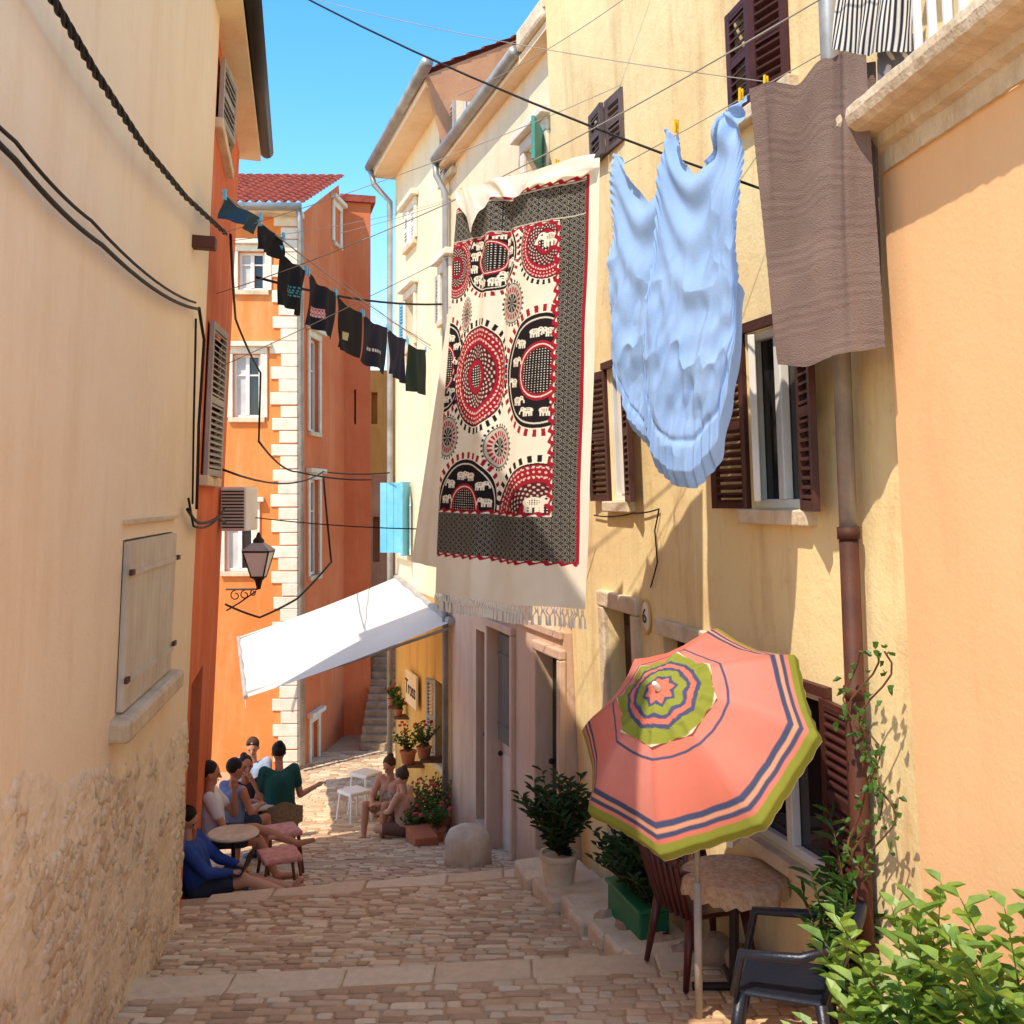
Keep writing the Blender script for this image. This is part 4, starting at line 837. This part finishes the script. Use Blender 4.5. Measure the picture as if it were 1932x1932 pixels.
# ---------- people
SK=pmat('tanned_skin',S(204,142,108),S(192,126,94),rough=.5,bump=.03); SK2=pmat('pale_skin',S(220,164,130),S(208,148,114),rough=.5,bump=.03)
HD=pmat('dark_hair',S(42,28,22),rough=.5,bump=.6,bsc=90); HB=pmat('brown_hair',S(84,54,34),rough=.5,bump=.6,bsc=90); LIP=pmat('lips',S(170,90,80))
def person(label,base,yaw,T,arms,legs,skin=SK,hair=HD,hs='short',head=(0,1,-.1),shirt=None,sleeve=True,bottom=None,pel=(0,0,.5),group='people sitting at the cafe',long=False,glasses=False,strapless=False):
    t=thing('person',label,'person',base,yaw,group); pel=Vector(pel); T=Vector(T).normalized(); f=Vector(head).normalized(); rgt=X
    chest=pel+T*.33; neck=pel+T*.50; hc=neck+T*.06+Z*.09+f*.02; hr=f.cross(Z).normalized(); hu=hr.cross(f)
    b=MB(); 
    for s in (-1,1):
        b.cap(pel+rgt*s*.06,chest+rgt*s*.06,.105,.105); b.cap(chest+rgt*s*.02,pel+T*.45+rgt*s*.16,.08,.055)
    b.cap(neck-T*.04,hc,.05,.047)
    b.sph(hc+hu*.02,.075,.092,.105,16,12,(hr,f,hu)); b.cap(hc-hu*.045+f*.03,hc-hu*.075+f*.05,.05,.032); b.cap(hc+f*.088+hu*.015,hc+f*.108-hu*.018,.010,.014)
    for s in (-1,1): b.sph(hc+hr*s*.078,.014,.02,.03,8,6,(hr,f,hu)); 
    for s,(el,ha) in zip((-1,1),arms):
        sh=pel+T*.45+rgt*s*.18; el=Vector(el);ha=Vector(ha); b.cap(sh,el,.052,.04); b.cap(el,ha,.04,.026)
        dr_=(ha-el).normalized(); pm=ha+dr_*.045; b.cap(ha,pm,.026,.032)
        sd=dr_.cross(Z); sd=sd.normalized() if sd.length>.1 else X; dn=sd.cross(dr_)
        for k,L_ in enumerate((.055,.068,.072,.064)):
            o0=pm+dr_*.02+sd*(-.027+.018*k); o1=o0+dr_*L_*.55; o2=o1+dr_*L_*.4-Z*.022; b.cap(o0,o1,.0095,.009,8); b.cap(o1,o2,.009,.0078,8)
        b.cap(ha+sd*.022*s,ha+sd*.055*s+dr_*.04,.012,.01,8)
    for s,(kn,an,toe) in zip((-1,1),legs):
        hp=pel+rgt*s*.09-Z*.01; kn=Vector(kn);an=Vector(an);toe=Vector(toe); b.cap(hp,kn,.085,.055); b.cap(kn,kn.lerp(an,.35),.052,.055); b.cap(kn.lerp(an,.35),an,.055,.034); b.cap(an,toe,.036,.026)
    def rm(o,vx):
        r=o.modifiers.new('r','REMESH'); r.mode='VOXEL'; r.voxel_size=vx; r.use_smooth_shade=True; s_=o.modifiers.new('s','SMOOTH'); s_.iterations=2; s_.factor=.5
    rm(b.o('body',t,skin,local=True,smooth=True),.009)
    if shirt:
        b=MB(); g_=.02
        for s in (-1,1):
            b.cap(pel+rgt*s*.06+T*.02,(chest-T*(.07 if strapless else 0))+rgt*s*.06,.105+g_,.105+g_)
            if not strapless: b.cap(chest+rgt*s*.02,pel+T*.44+rgt*s*.16,.08+g_*.6,.055+g_*.6)
        if sleeve:
            for s,(el,ha) in zip((-1,1),arms):
                sh=pel+T*.45+rgt*s*.18; el=Vector(el); b.cap(sh,sh.lerp(el,1. if long else .55),.068,.06 if not long else .056)
                if long: b.cap(el,el.lerp(Vector(ha),.85),.056,.042)
        rm(b.o('shirt',t,shirt,local=True,smooth=True),.012)
    if bottom:
        b=MB()
        for s,(kn,an,toe) in zip((-1,1),legs):
            hp=pel+rgt*s*.09; b.cap(pel+rgt*s*.05,hp,.12,.11); b.cap(hp,hp.lerp(Vector(kn),.65),.105,.085)
        rm(b.o('shorts',t,bottom,local=True,smooth=True),.012)
    hm=MB(); hm.sph(hc+hu*.045-f*.022,.086,.095,.098,18,12,(hr,f,hu)); 
    if hs=='bun': hm.sph(hc+hu*.11-f*.08,.045,.045,.045,10,8)
    if hs=='long':
        for s in (-1,0,1): hm.cap(hc-f*.055+hr*s*.045+hu*.03,hc-f*.075+hr*s*.05-Z*.24,.05,.03)
    hm.o('hair',t,hair,local=True,smooth=True)
    for s in (-1,1): MB().sph(hc+f*.087+hr*s*.032+hu*.018,.012,.008,.008,8,6,(hr,f,hu)).o('eye',t,M['black'],local=True,smooth=True)
    MB().sph(hc+f*.086-hu*.05,.024,.008,.007,8,6,(hr,f,hu)).o('mouth',t,LIP,local=True)
    if glasses:
        mb=MB()
        for s in (-1,1): mb.sph(hc+f*.06+hr*s*.034+hu*.09,.03,.012,.02,10,6,(hr,f,hu))
        mb.tube([hc+f*.065+hr*-.07+hu*.09,hc+f*.07+hu*.095,hc+f*.065+hr*.07+hu*.09],.005); mb.o('sunglasses',t,M['black'],local=True)
    return t
rad=math.radians
mt=lambda n,*c:pmat(n,S(*c),rough=.95,bump=.4,bsc=20)
wsh=mt('white_tshirt',236,228,220); dsh=mt('denim_shirt',60,84,150); bsh=mt('blue_grey_vest',130,148,176); gsh=mt('green_tshirt',44,92,80); psh=mt('striped_blue_shirt',164,178,200); shd=mt('dark_shorts',66,68,80); fl=pmat('floral_dress',S(196,168,136),S(130,70,60),sc_=22,rough=.95)
person('woman in open denim shirt sitting against the wall typing on laptop',gp(378,1690,9.6),rad(-90),(0,-.28,1),[((-.2,.12,.3),(-.1,.34,.27)),((.2,.12,.3),(.1,.34,.27))],[((-.1,.42,.16),(-.08,.86,.06),(-.08,.93,.15)),((.1,.46,.2),(.1,.9,.06),(.1,.98,.15))],skin=SK2,hair=HD,hs='long',head=(0,.8,-.55),shirt=dsh,bottom=shd,pel=(0,0,.11),long=True)
lp=thing('laptop','open dark laptop resting on the seated woman lap','laptop',gp(440,1680,9.6)+Z*.25,rad(-90)); MB().box((0,0,0),.32,.22,.015).o('keyboard_base',lp,M['dark'],local=True,bev=.004); MB().gbox(V3(0,.11,.01),X,V3(0,.35,1).normalized(),V3(0,1,-.35).normalized(),-.16,.16,0,.21,0,.01).o('screen',lp,M['dark'],local=True,bev=.004)
person('man in white t-shirt sitting cross-legged with hand at his face',gp(404,1640,10.5),rad(-75),(0,-.1,1),[((-.22,.2,.62),(-.08,.2,.92)),((.24,.1,.6),(.15,.34,.52))],[((-.1,.42,.48),(-.05,.85,.30),(-.03,1.0,.33)),((.1,.44,.42),(.14,.62,.05),(.14,.82,.04))],skin=SK,shirt=wsh,bottom=shd,pel=(0,0,.46),head=(.1,1,-.15))
person('man in blue grey vest sitting with his back turned',gp(432,1600,11.6),rad(-40),(0,.12,1),[((-.24,.12,.62),(-.1,.35,.62)),((.24,.12,.62),(.1,.35,.62))],[((-.12,.42,.46),(-.14,.45,.06),(-.14,.6,.04)),((.12,.42,.46),(.14,.45,.06),(.14,.6,.04))],shirt=bsh,sleeve=False,bottom=shd,pel=(0,0,.42),head=(.3,1,-.1))
person('woman drinking from a pale cup at the cafe table',gp(462,1560,12.4),rad(200),(0,.1,1),[((-.22,.2,.66),(-.05,.22,.98)),((.22,.14,.62),(.1,.35,.62))],[((-.12,.42,.46),(-.14,.45,.06),(-.14,.6,.04)),((.12,.42,.46),(.14,.45,.06),(.14,.6,.04))],skin=SK,hair=HD,hs='bun',shirt=mt('dark_top',70,50,50),sleeve=False,bottom=shd,pel=(0,0,.44),head=(-.2,1,0))
person('man in light checked shirt with sunglasses on his head',gp(478,1540,13.6),rad(185),(0,.05,1),[((-.22,.16,.62),(-.1,.38,.66)),((.22,.16,.62),(.1,.38,.66))],[((-.12,.42,.46),(-.14,.45,.06),(-.14,.6,.04)),((.12,.42,.46),(.14,.45,.06),(.14,.6,.04))],skin=SK2,hair=HB,shirt=psh,bottom=shd,pel=(0,0,.62),head=(0,1,-.35),glasses=True)
person('person in green t-shirt with hair bun in a wicker chair',gp(528,1520,12.3),rad(25),(0,.08,1),[((-.26,.12,.6),(-.2,.38,.62)),((.27,.1,.66),(.5,.2,.72))],[((-.14,.42,.48),(-.16,.45,.06),(-.16,.6,.04)),((.14,.42,.48),(.16,.45,.06),(.16,.6,.04))],skin=SK,hair=HD,hs='bun',shirt=gsh,bottom=shd,pel=(0,0,.56),head=(0,1,-.2))
person('woman in floral dress sitting low beside the flower pots',gp(742,1580,14.0),rad(150),(0,.12,1),[((-.22,.2,.5),(-.05,.38,.5)),((.22,.2,.5),(.08,.36,.48))],[((-.16,.4,.5),(-.12,.42,.06),(-.12,.56,.04)),((.18,.38,.46),(.15,.46,.05),(.15,.6,.04))],skin=SK,hair=HB,shirt=fl,sleeve=False,bottom=fl,pel=(0,0,.3),head=(0,1,-.5),hs='bun',strapless=True)
person('girl in strapless top sitting on the ground with folded legs',gp(768,1585,13.6),rad(70),(0,.1,1),[((-.22,.15,.38),(-.08,.34,.3)),((.22,.12,.38),(.1,.32,.28))],[((-.25,.32,.14),(.05,.4,.07),(.15,.42,.06)),((.25,.32,.14),(-.05,.3,.07),(-.15,.3,.06))],skin=SK2,hair=HB,hs='bun',shirt=mt('tan_top',206,160,130),sleeve=False,bottom=mt('brown_shorts',120,84,66),pel=(0,0,.13),head=(0,1,-.4),strapless=True)
cp=MB().lathe(gp(462,1560,12.4)+V3(.0,-.27,1.02),[(.02,0),(.035,.01),(.04,.09),(.036,.09),(.03,.02)],14).o('cup',None,M['white']); cp['label']='pale cup held up to the mouth'; cp['category']='cup'
# ---------- camera, light
cam=bpy.data.cameras.new('camera'); co=bpy.data.objects.new('camera',cam); col.objects.link(co); co.rotation_euler=(math.pi/2,0,0); cam.lens=36; cam.sensor_width=36; cam.shift_y=-26/1932; cam.clip_end=2000; cam.clip_start=.05; sc.camera=co
el=rad(54); tos=V3(-.58*math.cos(el),-.815*math.cos(el),math.sin(el)).normalized()
sun=bpy.data.lights.new('sun','SUN'); so=bpy.data.objects.new('sun',sun); col.objects.link(so); sun.energy=5; sun.angle=rad(.5); sun.color=(1,.91,.76); so.rotation_euler=tos.to_track_quat('Z','Y').to_euler()
w=bpy.data.worlds.new('World'); sc.world=w; w.use_nodes=True; nt=w.node_tree; bg=nt.nodes['Background']
sk=nt.nodes.new('ShaderNodeTexSky'); sk.sky_type='NISHITA'; sk.sun_disc=False; sk.sun_elevation=el; sk.sun_rotation=math.atan2(tos.x,tos.y); sk.air_density=1.2; sk.dust_density=.2; sk.ozone_density=1.5
hv=nd(nt,'ShaderNodeHueSaturation',{'Hue':.496,'Saturation':1.40,'Value':2.15,'Color':sk.outputs[0]})
nt.links.new(hv.outputs[0],bg.inputs[0]); bg.inputs[1].default_value=.15
sc.view_settings.view_transform='Standard'; sc.view_settings.look='None'; sc.view_settings.exposure=0
